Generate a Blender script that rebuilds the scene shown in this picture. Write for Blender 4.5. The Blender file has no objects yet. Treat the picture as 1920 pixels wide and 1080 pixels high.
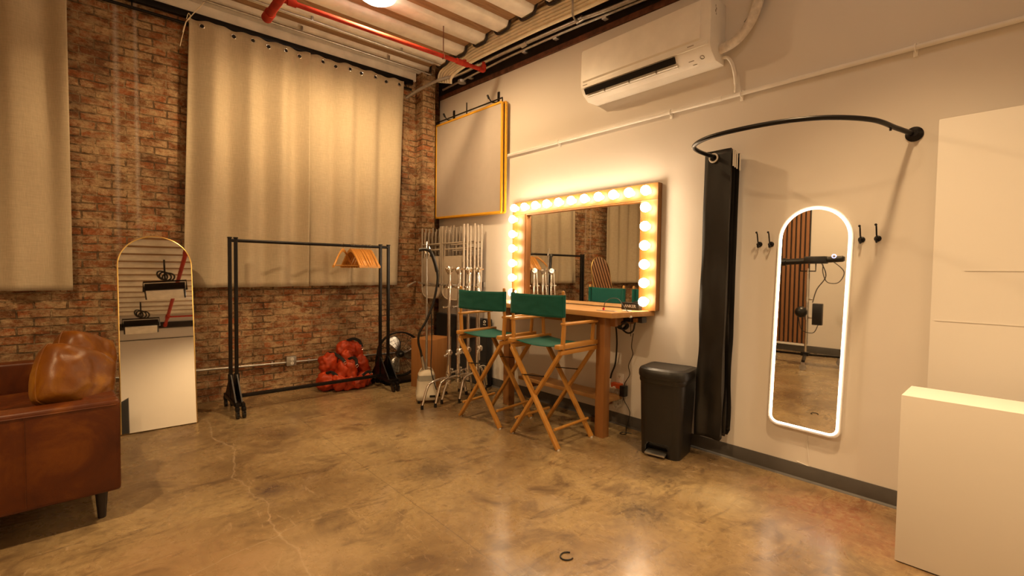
import bpy, bmesh, math, random
from mathutils import Vector, Matrix, Euler, noise
random.seed(7)
PI = math.pi
SC = bpy.context.scene
COL = SC.collection
R = math.radians

# ------------------------------------------------------------------ materials
def newmat(name):
    m = bpy.data.materials.new(name); m.use_nodes = True
    nt = m.node_tree; nt.nodes.clear()
    out = nt.nodes.new('ShaderNodeOutputMaterial')
    b = nt.nodes.new('ShaderNodeBsdfPrincipled')
    nt.links.new(b.outputs[0], out.inputs[0])
    return m, nt, b, out

class NB:
    """small node helper"""
    def __init__(s, nt): s.nt = nt
    def n(s, t, **kw):
        x = s.nt.nodes.new(t)
        for k, v in kw.items(): setattr(x, k, v)
        return x
    def l(s, a, b): s.nt.links.new(a, b)
    def inp(s, node, key, v):
        if hasattr(v, 'is_linked') or hasattr(v, 'links'): s.l(v, node.inputs[key])
        else: node.inputs[key].default_value = v
    def math(s, op, a, b=0.0, c=None, clamp=False):
        x = s.n('ShaderNodeMath', operation=op, use_clamp=clamp)
        s.inp(x, 0, a); s.inp(x, 1, b)
        if c is not None: s.inp(x, 2, c)
        return x.outputs[0]
    def coord(s, scale=(1, 1, 1), which='Object'):
        t = s.n('ShaderNodeTexCoord'); m = s.n('ShaderNodeMapping')
        m.inputs['Scale'].default_value = scale
        s.l(t.outputs[which], m.inputs['Vector']); return m.outputs[0]
    def noise(s, vec, scale, detail=4, rough=.55, dist=0.0):
        x = s.n('ShaderNodeTexNoise'); s.l(vec, x.inputs['Vector'])
        x.inputs['Scale'].default_value = scale; x.inputs['Detail'].default_value = detail
        x.inputs['Roughness'].default_value = rough; x.inputs['Distortion'].default_value = dist
        return x.outputs['Fac']
    def ramp(s, fac, stops):
        x = s.n('ShaderNodeValToRGB'); s.l(fac, x.inputs[0]); e = x.color_ramp.elements
        while len(e) < len(stops): e.new(.5)
        for el, (p, c) in zip(e, stops):
            el.position = p; el.color = (c, c, c, 1) if not hasattr(c, '__len__') else (*c, 1)
        return x.outputs[0]
    def mix(s, fac, a, b, mode='MIX'):
        x = s.n('ShaderNodeMix', data_type='RGBA', blend_type=mode)
        s.inp(x, 0, fac)
        for k, v in ((6, a), (7, b)):
            if hasattr(v, 'links'): s.l(v, x.inputs[k])
            else: x.inputs[k].default_value = (*v, 1) if len(v) == 3 else v
        return x.outputs[2]
    def bump(s, h, strength, dist, bsdf):
        x = s.n('ShaderNodeBump'); x.inputs['Strength'].default_value = strength
        x.inputs['Distance'].default_value = dist
        s.l(h, x.inputs['Height']); s.l(x.outputs[0], bsdf.inputs['Normal'])

def plain(name, col, rough=.5, metal=0.0, var=.12, vscale=9, bump=0.0, bscale=60, spec=.5, sheen=0, coat=0):
    m, nt, b, o = newmat(name); k = NB(nt); v = k.coord()
    f = k.noise(v, vscale, 5)
    lo = tuple(max(0, c*(1-var)) for c in col); hi = tuple(min(1, c*(1+var)) for c in col)
    k.l(k.ramp(f, [(.3, lo), (.7, hi)]), b.inputs['Base Color'])
    b.inputs['Roughness'].default_value = rough; b.inputs['Metallic'].default_value = metal
    b.inputs['Specular IOR Level'].default_value = spec
    if sheen: b.inputs['Sheen Weight'].default_value = sheen
    if coat: b.inputs['Coat Weight'].default_value = coat; b.inputs['Coat Roughness'].default_value = .15
    if bump: k.bump(k.noise(v, bscale, 4), bump, .004, b)
    return m

def wood(name, c1, c2, axis=1, scale=14, rough=.42, stretch=14):
    m, nt, b, o = newmat(name); k = NB(nt)
    sc = [stretch, stretch, stretch]; sc[axis] = 1.0
    v = k.coord(tuple(sc)); f = k.noise(v, scale/10, 6, .6, .6)
    g = k.noise(k.coord(), 3, 3)
    c = k.mix(k.ramp(f, [(.3, 0.), (.7, 1.)]), c1, c2)
    c = k.mix(k.math('MULTIPLY', g, .35), c, tuple(x*.7 for x in c1))
    k.l(c, b.inputs['Base Color']); b.inputs['Roughness'].default_value = rough
    k.bump(f, .12, .003, b)
    return m

def emit(name, col, strength):
    m, nt, b, o = newmat(name)
    b.inputs['Base Color'].default_value = (.9, .88, .84, 1)
    b.inputs['Emission Color'].default_value = (*col, 1)
    b.inputs['Emission Strength'].default_value = strength
    return m

def mirror(name):
    m, nt, b, o = newmat(name); k = NB(nt)
    b.inputs['Metallic'].default_value = 1.0
    f = k.noise(k.coord(), 3, 2)
    k.l(k.ramp(f, [(0, (.84, .85, .83)), (1, (.9, .9, .88))]), b.inputs['Base Color'])
    b.inputs['Roughness'].default_value = .015
    return m

def brick_mat():
    m, nt, b, o = newmat('old_brick'); k = NB(nt)
    t = k.n('ShaderNodeTexCoord'); s = k.n('ShaderNodeSeparateXYZ'); k.l(t.outputs['Object'], s.inputs[0])
    cx = k.math('ADD', s.outputs[0], s.outputs[1]); c = k.n('ShaderNodeCombineXYZ')
    v0 = k.coord()
    d1 = k.noise(v0, 7, 3); d2 = k.noise(v0, 2.2, 2)
    off = k.math('MULTIPLY', k.math('SUBTRACT', d1, .5), .035)
    off2 = k.math('MULTIPLY', k.math('SUBTRACT', d2, .5), .05)
    k.l(k.math('ADD', cx, off), c.inputs[0])
    k.l(k.math('ADD', k.math('ADD', s.outputs[2], k.math('MULTIPLY', off, .55)), k.math('MULTIPLY', off2, .4)), c.inputs[1])
    br = k.n('ShaderNodeTexBrick', offset=.5); k.l(c.outputs[0], br.inputs['Vector'])
    br.inputs['Scale'].default_value = 1; br.inputs['Brick Width'].default_value = .205
    br.inputs['Row Height'].default_value = .071; br.inputs['Mortar Size'].default_value = .0075
    br.inputs['Mortar Smooth'].default_value = .35; br.inputs['Bias'].default_value = -.1
    br.inputs['Color1'].default_value = (.46, .15, .055, 1); br.inputs['Color2'].default_value = (.28, .125, .055, 1)
    br.inputs['Mortar'].default_value = (.42, .29, .165, 1)
    n_big = k.noise(v0, 1.3, 4, .6); n_mid = k.noise(v0, 9, 6, .7); n_fine = k.noise(v0, 42, 6, .75)
    n_patch = k.noise(k.coord((1, 1, 1.7)), 5.2, 8, .72, .3); n_crust = k.noise(k.coord((1, 1, 1.6)), 17, 7, .74, .4)
    col = k.mix(k.ramp(n_mid, [(.44, 0.), (.62, .7)]), br.outputs['Color'], (.20, .10, .045))
    # lime crust over whole groups of bricks
    crust = k.math('MULTIPLY', k.ramp(n_patch, [(.43, 0.), (.54, 1.)]), k.ramp(n_crust, [(.36, .25), (.56, 1.)]))
    col = k.mix(crust, col, (.62, .43, .235))
    col = k.mix(k.math('MULTIPLY', k.ramp(n_fine, [(.55, 0.), (.66, .85)]), k.ramp(n_big, [(.3, .45), (.6, .9)])), col, (.68, .50, .31))
    col = k.mix(k.ramp(n_fine, [(.33, .8), (.44, 0.)]), col, (.085, .042, .018))
    crev = k.math('MULTIPLY', k.ramp(br.outputs['Fac'], [(.2, 0.), (.9, 1.)]), k.ramp(k.noise(v0, 6, 5, .65), [(.44, 0.), (.56, .7)]))
    col = k.mix(crev, col, (.055, .03, .016))
    # soot
    soot = k.ramp(k.noise(v0, 1.1, 6, .68, .5), [(.50, 0.), (.68, .6)])
    col = k.mix(soot, col, (.065, .038, .026))
    # two old vertical lime streaks
    for x0, w in ((.183, .028), (.323, .022)):
        dx = k.math('ABSOLUTE', k.math('SUBTRACT', k.math('ADD', s.outputs[0], k.math('MULTIPLY', off, .5)), x0))
        band = k.math('SUBTRACT', 1.0, k.math('DIVIDE', dx, w), clamp=True)
        hi = k.math('MULTIPLY', k.math('SUBTRACT', s.outputs[2], 1.35), 1.4, clamp=True)
        f = k.math('MULTIPLY', k.math('MULTIPLY', band, hi), k.ramp(n_fine, [(.3, .2), (.6, .9)]))
        col = k.mix(f, col, (.6, .5, .4))
    k.l(col, b.inputs['Base Color'])
    b.inputs['Roughness'].default_value = .9; b.inputs['Specular IOR Level'].default_value = .25
    h = k.math('ADD', k.math('MULTIPLY', br.outputs['Fac'], -1.0), k.math('MULTIPLY', n_mid, 1.1))
    h = k.math('ADD', h, k.math('MULTIPLY', n_fine, .5))
    h = k.math('ADD', h, k.math('MULTIPLY', n_crust, 1.2))
    k.bump(h, 1.0, .016, b)
    return m

def floor_mat():
    m, nt, b, o = newmat('stained_concrete'); k = NB(nt); v = k.coord()
    s = k.n('ShaderNodeSeparateXYZ'); k.l(v, s.inputs[0]); X, Y = s.outputs[0], s.outputs[1]
    big = k.noise(v, .9, 5, .62, .5); mid = k.noise(v, 3.2, 7, .66, .8); fine = k.noise(v, 26, 6, .7)
    col = k.ramp(big, [(.30, (.135, .080, .034)), (.47, (.285, .195, .094)), (.68, (.44, .325, .165))])
    col = k.mix(k.ramp(mid, [(.52, 0.), (.68, .75)]), col, (.10, .058, .032))
    col = k.mix(k.ramp(mid, [(.26, .55), (.42, 0.)]), col, (.4, .3, .2))
    col = k.mix(k.ramp(fine, [(.48, 0.), (.72, .6)]), col, (.115, .07, .038))
    streak = k.noise(k.coord((1, 3.5, 1)), 2.3, 6, .7, 1.2)
    col = k.mix(k.ramp(streak, [(.55, 0.), (.66, .65)]), col, (.085, .052, .032))
    scuff = k.noise(k.coord((3.2, 1, 1)), 6, 8, .75, 1.6)
    col = k.mix(k.ramp(scuff, [(.57, 0.), (.66, .5)]), col, (.52, .39, .25))
    col = k.mix(k.ramp(scuff, [(.30, .6), (.40, 0.)]), col, (.075, .046, .028))
    def blob(x, y, r, c, amt):
        nonlocal col
        dx = k.math('SUBTRACT', X, x); dy = k.math('SUBTRACT', Y, y)
        d = k.math('SQRT', k.math('ADD', k.math('MULTIPLY', dx, dx), k.math('MULTIPLY', dy, dy)))
        d = k.math('ADD', d, k.math('MULTIPLY', k.math('SUBTRACT', mid, .5), r*1.6))
        f = k.math('SUBTRACT', 1.0, k.math('DIVIDE', d, r), clamp=True)
        f = k.math('MULTIPLY', k.math('MULTIPLY', f, amt*2.2), k.ramp(fine, [(.35, .35), (.6, 1.)]), clamp=True)
        col = k.mix(f, col, c)
    blob(3.2, .78, .52, (.22, .05, .018), .32)
    blob(3.0, .5, .3, (.24, .06, .02), .28)
    blob(2.85, 1.25, .28, (.55, .46, .3), .3)
    blob(2.01, 1.9, .13, (.5, .4, .27), .2)
    blob(2.35, 1.5, .22, (.08, .06, .045), .4)
    blob(.80, 3.12, .14, (.09, .06, .05), .55)
    blob(1.15, 4.1, .15, (.09, .06, .04), .4)
    blob(1.72, 2.73, .22, (.1, .066, .04), .45)
    blob(2.9, 1.75, .25, (.11, .075, .045), .5)
    blob(.72, 2.3, .35, (.46, .33, .19), .42)
    blob(.3, 2.6, .5, (.36, .22, .11), .35)
    # hairline cracks and an old saw cut
    wob = k.math('MULTIPLY', k.math('SUBTRACT', k.noise(v, 1.6, 4, .55), .5), .34)
    def line(expr, w, c, amt, lim=None):
        nonlocal col
        f = k.math('SUBTRACT', 1.0, k.math('DIVIDE', k.math('ABSOLUTE', expr), w), clamp=True)
        f = k.math('MULTIPLY', f, amt)
        if lim is not None: f = k.math('MULTIPLY', f, lim)
        col = k.mix(f, col, c)
    e1 = k.math('ADD', k.math('SUBTRACT', X, .72), wob)
    line(e1, .007, (.5, .38, .25), .55)
    e2 = k.math('SUBTRACT', k.math('ADD', X, k.math('MULTIPLY', wob, .06)), 1.39)
    line(e2, .004, (.07, .05, .035), .6)
    e3 = k.math('ADD', k.math('SUBTRACT', k.math('ADD', Y, k.math('MULTIPLY', X, -.35)), 2.35), wob)
    line(e3, .006, (.5, .4, .28), .5, k.math('LESS_THAN', X, .8))
    spk = k.ramp(k.noise(v, 60, 2, .5), [(.74, 0.), (.78, .8)])
    col = k.mix(spk, col, (.55, .47, .36))
    k.l(col, b.inputs['Base Color'])
    det = k.noise(v, 11, 9, .78, .6)
    col = k.mix(k.ramp(det, [(.54, 0.), (.64, .55)]), col, (.085, .05, .028))
    col = k.mix(k.ramp(det, [(.34, .5), (.44, 0.)]), col, (.46, .33, .19))
    gr = k.noise(v, 95, 4, .8)
    col = k.mix(k.ramp(gr, [(.5, 0.), (.66, .6)]), col, (.12, .075, .036))
    col = k.mix(k.ramp(gr, [(.34, .5), (.46, 0.)]), col, (.5, .37, .2))
    vor = k.n('ShaderNodeTexVoronoi', feature='DISTANCE_TO_EDGE'); vm = k.n('ShaderNodeVectorMath', operation='ADD')
    nv = k.n('ShaderNodeTexNoise'); nv.inputs['Scale'].default_value = 2.4; nv.inputs['Detail'].default_value = 6; k.l(v, nv.inputs['Vector'])
    k.l(v, vm.inputs[0]); k.l(nv.outputs['Color'], vm.inputs[1]); k.l(vm.outputs[0], vor.inputs['Vector']); vor.inputs['Scale'].default_value = 1.1
    ck = k.math('MULTIPLY', k.math('SUBTRACT', 1.0, k.math('DIVIDE', vor.outputs['Distance'], .006), clamp=True), k.ramp(big, [(.45, 0.), (.6, .5)]))
    col = k.mix(ck, col, (.52, .4, .27))
    k.l(k.ramp(mid, [(.25, .2), (.75, .36)]), b.inputs['Roughness'])
    b.inputs['Specular IOR Level'].default_value = .7; b.inputs['Coat Weight'].default_value = .35; b.inputs['Coat Roughness'].default_value = .22
    k.bump(k.math('ADD', k.noise(v, 7, 5, .6), k.math('MULTIPLY', fine, .25)), .1, .012, b)
    return m

def linen_mat(name, col):
    m, nt, b, o = newmat(name); k = NB(nt); v = k.coord()
    wx = k.noise(k.coord((260, 260, 14)), 1, 2); wz = k.noise(k.coord((14, 14, 260)), 1, 2)
    w = k.math('MULTIPLY', k.math('ADD', wx, wz), .5)
    lo = tuple(c*.86 for c in col); hi = tuple(min(1, c*1.1) for c in col)
    c = k.ramp(w, [(.35, lo), (.65, hi)])
    c = k.mix(k.ramp(k.noise(v, 1.2, 4), [(.45, 0.), (.75, .22)]), c, tuple(x*.7 for x in col))
    k.l(c, b.inputs['Base Color']); b.inputs['Roughness'].default_value = .95
    b.inputs['Specular IOR Level'].default_value = .15; b.inputs['Sheen Weight'].default_value = .1
    k.bump(w, .25, .002, b)
    return m

def leather_mat(name='tan_leather', g=1.0, gg=1.0):
    m, nt, b, o = newmat(name); k = NB(nt); v = k.coord()
    a = k.noise(v, 3.5, 6, .62, .6); f = k.noise(v, 24, 5, .6)
    c = k.ramp(a, [(.3, (.055*g, .0095*gg, .0006)), (.52, (.095*g, .020*gg, .001)), (.74, (.20*g, .060*gg, .004))])
    k.l(c, b.inputs['Base Color'])
    k.l(k.ramp(f, [(.3, .34), (.7, .5)]), b.inputs['Roughness'])
    b.inputs['Specular IOR Level'].default_value = .38
    vo = k.n('ShaderNodeTexVoronoi'); k.l(v, vo.inputs['Vector']); vo.inputs['Scale'].default_value = 190
    k.bump(k.math('ADD', k.math('MULTIPLY', vo.outputs['Distance'], .3), k.math('MULTIPLY', k.noise(v, 9, 4), 1.)), .14, .006, b)
    return m

def wall_mat(name, col, rough=.6):
    m, nt, b, o = newmat(name); k = NB(nt); v = k.coord()
    f = k.noise(v, 1.1, 5, .6)
    k.l(k.ramp(f, [(.3, tuple(c*.965 for c in col)), (.7, col)]), b.inputs['Base Color'])
    b.inputs['Roughness'].default_value = rough; b.inputs['Specular IOR Level'].default_value = .35
    k.bump(k.noise(v, 120, 3), .06, .002, b)
    return m

M = {}
M['brick'] = brick_mat(); M['floor'] = floor_mat()
M['wall'] = wall_mat('wall_paint', (.74, .69, .63)); M['whiteboard'] = wall_mat('white_board_paint', (.80, .765, .72), .5)
M['linen'] = linen_mat('natural_linen', (.55, .46, .32)); M['leather'] = leather_mat(); M['cushion_leather'] = leather_mat('cushion_leather', 1.7, 2.5)
M['deck'] = plain('painted_deck', (.82, .77, .69), .55, var=.16, vscale=5, bump=.2, bscale=30)
M['joist'] = wood('dark_joist', (.22, .115, .05), (.42, .25, .12), 0, 40, .85, 5)
M['beam'] = plain('dark_steel_beam', (.022, .013, .009), .7, var=.4)
M['rust'] = plain('rusty_flange', (.13, .045, .02), .8, var=.5, vscale=14)
M['blackmetal'] = plain('black_metal', (.014, .012, .012), .38, .6, spec=.5)
M['blackplastic'] = plain('black_plastic', (.009, .0078, .007), .38, bump=.12, bscale=160)
M['blackfabric'] = plain('black_fabric', (.012, .010, .010), .85, sheen=.1)
M['blackcurtain'] = plain('black_satin_curtain', (.009, .0078, .007), .42, var=.3, vscale=6, bump=.25, bscale=14)
M['chrome'] = plain('chrome', (.82, .8, .77), .14, 1.0, var=.04)
M['steel'] = plain('galvanised_steel', (.52, .51, .49), .36, 1.0, var=.15, vscale=20)
M['brass'] = plain('brushed_gold', (.86, .62, .22), .3, 1.0, var=.05)
M['mirror'] = mirror('mirror_glass')
M['gold_wood'] = wood('vanity_pine', (.22, .09, .018), (.32, .15, .036), 2)
M['gold_wood_y'] = wood('vanity_pine_long', (.22, .09, .018), (.32, .15, .036), 1)
M['table_wood'] = wood('butcher_block', (.46, .23, .075), (.60, .34, .13), 1)
M['leg_wood'] = wood('stained_post', (.27, .11, .03), (.36, .165, .05), 2)
M['chair_wood'] = wood('honey_beech', (.48, .215, .038), (.60, .31, .075), 2, rough=.35)
M['chair_wood_x'] = wood('honey_beech_long', (.48, .215, .038), (.60, .31, .075), 0, rough=.35)
M['cube_wood'] = wood('plywood_cube', (.30, .12, .03), (.38, .175, .055), 2, rough=.5)
M['hanger_wood'] = wood('hanger_wood', (.62, .27, .05), (.76, .39, .1), 1, rough=.35)
M['slat_wood'] = wood('walnut_slats', (.27, .11, .04), (.36, .17, .07), 2, rough=.5)
M['teal'] = linen_mat('green_canvas', (.010, .098, .076))
M['red'] = plain('red_pipe_paint', (.36, .024, .009), .75, var=.25, vscale=12, spec=.3)
M['orange_nylon'] = plain('orange_nylon', (.40, .036, .002), .55, var=.3, vscale=14, bump=.9, bscale=26)
M['yellow'] = plain('yellow_tape', (.82, .42, .02), .5, var=.08)
M['scrim'] = plain('scrim_cloth', (.52, .46, .41), .85, var=.03)
M['white'] = plain('white_plastic', (.82, .79, .74), .42, var=.04)
M['beige'] = plain('beige_plastic', (.50, .44, .34), .5, var=.06)
M['clear'] = plain('smoky_tank', (.30, .28, .23), .25, var=.06)
M['chairbeige'] = plain('beige_enamel', (.47, .40, .32), .45, var=.08)
M['cable'] = plain('cream_cable', (.86, .76, .56), .5, var=.12)
M['insul'] = plain('wrapped_insulation', (.66, .60, .53), .75, var=.2, vscale=24, bump=.5, bscale=40)
M['grey_base'] = plain('grey_vinyl', (.085, .078, .072), .5, var=.1)
M['orange'] = plain('orange_plastic', (.60, .10, .02), .45)
M['red_plastic'] = plain('red_plastic', (.55, .01, .01), .4)
M['darkwood'] = plain('dark_leg', (.02, .012, .010), .4)
M['floodbody'] = plain('flood_body', (.8, .77, .72), .4)
M['paper'] = plain('label_paper', (.8, .77, .7), .6, var=.03)
M['greyprint'] = plain('grey_print', (.30, .26, .22), .6)
M['mark'] = plain('light_print', (.55, .5, .45), .5)
M['bulb'] = emit('bulb_glow', (1.0, .755, .48), 25)
M['led'] = emit('led_glow', (1.0, .78, .58), 8)
M['lens'] = emit('lamp_lens', (1.0, .82, .62), 6)
M['blue_led'] = emit('blue_led', (.35, .4, 1.0), 1.6)

# ------------------------------------------------------------------ mesh helpers
def frame_from(d, up=Vector((0, 0, 1))):
    d = Vector(d).normalized(); up = Vector(up)
    if abs(d.dot(up)) > .98: up = Vector((1, 0, 0)) if abs(d.x) < .9 else Vector((0, 1, 0))
    x = up.cross(d).normalized(); y = d.cross(x)
    return x, y, d

def spline(pts, n=8, closed=False):
    P = [Vector(p) for p in pts]; out = []; N = len(P)
    rng = N if closed else N-1
    for i in range(rng):
        if closed: p0, p1, p2, p3 = P[i-1], P[i], P[(i+1) % N], P[(i+2) % N]
        else: p0, p1, p2, p3 = P[max(i-1, 0)], P[i], P[i+1], P[min(i+2, N-1)]
        for j in range(n):
            t = j/n
            out.append(.5*((2*p1)+(p2-p0)*t+(2*p0-5*p1+4*p2-p3)*t*t+(3*p1-p0-3*p2+p3)*t**3))
    if not closed: out.append(P[-1])
    return out

class MB:
    def __init__(s): s.bm = bmesh.new()
    def box(s, c, size, rot=None, bev=0, seg=2):
        m = Matrix.Translation(Vector(c))
        if rot is not None: m = m @ (rot if isinstance(rot, Matrix) else Euler(rot).to_matrix().to_4x4())
        r = bmesh.ops.create_cube(s.bm, size=1, matrix=m @ Matrix.Diagonal((*size, 1)))
        if bev:
            vs = r['verts']; es = list({e for v in vs for e in v.link_edges})
            bmesh.ops.bevel(s.bm, geom=es, offset=min(bev, min(size)*.49), segments=seg, profile=.6, affect='EDGES')
        return s
    def bar(s, p0, p1, w, h, up=(0, 0, 1), bev=0, seg=2):
        p0, p1 = Vector(p0), Vector(p1); d = p1-p0
        x, y, z = frame_from(d, up)
        m = Matrix((x, y, z)).transposed().to_4x4()
        return s.box((p0+p1)/2, (w, h, d.length), m, bev, seg)
    def tube(s, path, r, n=10, closed=False, cap=True):
        P = [Vector(p) for p in path]; N = len(P)
        rs = r if hasattr(r, '__len__') else [r]*N
        T = []
        for i in range(N):
            a = P[(i-1) % N] if (closed or i > 0) else P[i]; b = P[(i+1) % N] if (closed or i < N-1) else P[i]
            t = (b-a); T.append(t.normalized() if t.length > 1e-9 else Vector((0, 0, 1)))
        x, y, _ = frame_from(T[0]); rings = []
        for i in range(N):
            if i:
                ax = T[i-1].cross(T[i])
                if ax.length > 1e-7:
                    q = Matrix.Rotation(T[i-1].angle(T[i]), 3, ax.normalized()); x = q @ x
                x = (x-T[i]*x.dot(T[i])).normalized()
            y = T[i].cross(x)
            rings.append([s.bm.verts.new(P[i]+(x*math.cos(2*PI*k/n)+y*math.sin(2*PI*k/n))*rs[i]) for k in range(n)])
        for i in range(N if closed else N-1):
            a, b = rings[i], rings[(i+1) % N]
            for k in range(n): s.bm.faces.new((a[k], a[(k+1) % n], b[(k+1) % n], b[k]))
        if cap and not closed:
            s.bm.faces.new(rings[0][::-1]); s.bm.faces.new(rings[-1])
        return s
    def cyl(s, p0, p1, r, n=16, r2=None): return s.tube([p0, p1], [r, r if r2 is None else r2], n)
    def lathe(s, prof, n=24, mat=None):
        mat = mat or Matrix(); rings = []
        for (r, z) in prof:
            if r < 1e-6: rings.append([s.bm.verts.new(mat @ Vector((0, 0, z)))])
            else: rings.append([s.bm.verts.new(mat @ Vector((r*math.cos(2*PI*k/n), r*math.sin(2*PI*k/n), z))) for k in range(n)])
        for a, b in zip(rings, rings[1:]):
            for k in range(n):
                q = []
                for v in (a[k % len(a)], a[(k+1) % n % len(a)], b[(k+1) % n % len(b)], b[k % len(b)]):
                    if v not in q: q.append(v)
                if len(q) > 2: s.bm.faces.new(q)
        if len(rings[0]) > 1: s.bm.faces.new(rings[0][::-1])
        if len(rings[-1]) > 1: s.bm.faces.new(rings[-1])
        return s
    def ball(s, c, r, seg=16, sc=(1, 1, 1), rot=None):
        m = Matrix.Translation(Vector(c))
        if rot is not None: m = m @ Euler(rot).to_matrix().to_4x4()
        bmesh.ops.create_uvsphere(s.bm, u_segments=seg, v_segments=max(6, seg*2//3), radius=r, matrix=m @ Matrix.Diagonal((*sc, 1)))
        return s
    def torus(s, c, R_, r, axis=(0, 0, 1), n=24, m=8, sc=(1, 1)):
        x, y, z = frame_from(axis)
        return s.tube([Vector(c)+x*R_*sc[0]*math.cos(2*PI*k/n)+y*R_*sc[1]*math.sin(2*PI*k/n) for k in range(n)], r, m, closed=True)
    def prism(s, outline, depth, mat=None, bev=0):
        """2D outline in local xy, extruded along +z"""
        mat = mat or Matrix()
        a = [s.bm.verts.new(mat @ Vector((p[0], p[1], 0))) for p in outline]
        b = [s.bm.verts.new(mat @ Vector((p[0], p[1], depth))) for p in outline]
        n = len(a)
        fs = [s.bm.faces.new(a[::-1]), s.bm.faces.new(b)]
        for i in range(n): fs.append(s.bm.faces.new((a[i], a[(i+1) % n], b[(i+1) % n], b[i])))
        if bev:
            es = list({e for f in fs[:2] for e in f.edges})
            bmesh.ops.bevel(s.bm, geom=es, offset=bev, segments=2, profile=.6, affect='EDGES')
        return s
    def grid(s, fn, nu, nv):
        V = [[s.bm.verts.new(fn(i/nu, j/nv)) for j in range(nv+1)] for i in range(nu+1)]
        for i in range(nu):
            for j in range(nv): s.bm.faces.new((V[i][j], V[i+1][j], V[i+1][j+1], V[i][j+1]))
        return s
    def quad(s, *p):
        s.bm.faces.new([s.bm.verts.new(Vector(q)) for q in p]); return s
    def jitter(s, amp, scale, seed=0):
        for v in s.bm.verts:
            q = v.co*scale+Vector((seed*3.1, seed*1.7, seed))
            v.co += noise.noise_vector(q)*amp
        return s
    def build(s, name, mat, parent=None, angle=38, world=False, **props):
        bm = s.bm
        if world and parent is not None:
            off = Vector(); p = parent
            while p: off += p.location; p = p.parent
            bmesh.ops.translate(bm, verts=bm.verts, vec=-off)
        bmesh.ops.recalc_face_normals(bm, faces=bm.faces)
        me = bpy.data.meshes.new(name); bm.to_mesh(me); bm.free()
        me.materials.append(M[mat] if isinstance(mat, str) else mat)
        me.shade_smooth(); me.set_sharp_from_angle(angle=R(angle))
        o = bpy.data.objects.new(name, me); COL.objects.link(o)
        if parent: o.parent = parent
        for k, v in props.items(): o[k] = v
        return o

def thing(name, label, cat, loc=(0, 0, 0), rotz=0, group=None):
    o = bpy.data.objects.new(name, None); COL.objects.link(o)
    o.empty_display_size = .1
    o.location = loc; o.rotation_euler = (0, 0, rotz); o['label'] = label; o['category'] = cat
    if group: o['group'] = group
    return o
def tag(o, label, cat, group=None):
    o['label'] = label; o['category'] = cat
    if group: o['group'] = group
    return o
def struct(o): o['kind'] = 'structure'; return o
def copy_tree(o, parent=None):
    c = o.copy(); COL.objects.link(c)
    if parent: c.parent = parent
    for ch in o.children: copy_tree(ch, c)
    return c
def rrect(w, h, r, n=6):
    out = []
    for cx, cy, a0 in ((w/2-r, h/2-r, 0), (-w/2+r, h/2-r, 90), (-w/2+r, -h/2+r, 180), (w/2-r, -h/2+r, 270)):
        for i in range(n+1):
            a = R(a0+90*i/n); out.append((cx+r*math.cos(a), cy+r*math.sin(a)))
    return out
def arch(w, h, rb=.0, n=20):
    """arched outline, base at y=0, half round top, optional rounded bottom corners"""
    r = w/2; out = []
    for i in range(n+1):
        a = PI*i/n; out.append((r*math.cos(a), h-r+r*math.sin(a)))
    if rb:
        for i in range(7): a = PI+PI/2*i/6; out.append((-r+rb+rb*math.cos(a), rb+rb*math.sin(a)))
        for i in range(7): a = 1.5*PI+PI/2*i/6; out.append((r-rb+rb*math.cos(a), rb+rb*math.sin(a)))
    else: out += [(-r, 0), (r, 0)]
    return out

# ------------------------------------------------------------------ camera (calibrated from the room's straight lines)
yaw, pitch, roll, fpx = R(41.42866), R(-2.08054), R(-.71635), 891.0
cam_d = bpy.data.cameras.new('camera'); cam = bpy.data.objects.new('camera', cam_d); COL.objects.link(cam)
f_ = Vector((math.sin(yaw)*math.cos(pitch), math.cos(yaw)*math.cos(pitch), math.sin(pitch)))
r_ = Vector((math.cos(yaw), -math.sin(yaw), 0)); d_ = f_.cross(r_)
cr, sr = math.cos(roll), math.sin(roll)
r2 = cr*r_+sr*d_; d2 = -sr*r_+cr*d_
cam.matrix_world = Matrix.Translation((0, 0, 1.37)) @ Matrix((r2, -d2, -f_)).transposed().to_4x4()
cam_d.sensor_width = 36; cam_d.lens = fpx/1920*36; cam_d.clip_start = .02
SC.camera = cam

# ------------------------------------------------------------------ the room
XW, YB = 3.535, 5.60         # white wall plane, brick wall plane
XL, YR = -2.41, -5.2         # opposite walls
ZC = 3.97
b = MB(); b.box(((XL+3.9)/2, (YB+YR)/2, -.05), (6.9, 11.4, .1)); struct(b.build('floor', 'floor'))
b = MB(); b.box(((XL+4)/2, YB+.1, 2.05), (6.8, .2, 4.3))
b.box(((3.221+3.405)/2, (5.43+YB)/2+.02, 2.05), (3.405-3.221, YB-5.43+.04, 4.3))
struct(b.build('wall_back', 'brick'))
b = MB()                      # plasterboard wall, its top edge runs slightly downhill
prof = [(YR, -.02), (5.515, -.02), (5.515, 3.636), (YR, 3.33)]
b.prism(prof, .13, Matrix(((0, 0, 1, XW), (1, 0, 0, 0), (0, 1, 0, 0), (0, 0, 0, 1))))
struct(b.build('wall_right', 'wall'))
b = MB(); b.prism([(YR, 3.335), (5.515, 3.641), (5.515, 3.69), (YR, 3.385)], .3, Matrix(((0, 0, 1, XW-.012), (1, 0, 0, 0), (0, 1, 0, 0), (0, 0, 0, 1))))
struct(b.build('trim_1', 'rust'))
b = MB(); b.box((XW+.16, (YB+YR)/2, 3.85), (.25, YB-YR, .56)); struct(b.build('trim_2', 'beam'))
b = MB(); b.box((XL-.06, (YB+YR)/2, 2.05), (.12, 11.0, 4.3)); struct(b.build('wall_left', 'wall'))
b = MB(); b.box((.6, YR-.06, 2.05), (6.2, .12, 4.1)); struct(b.build('wall_rear', 'wall'))
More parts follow.
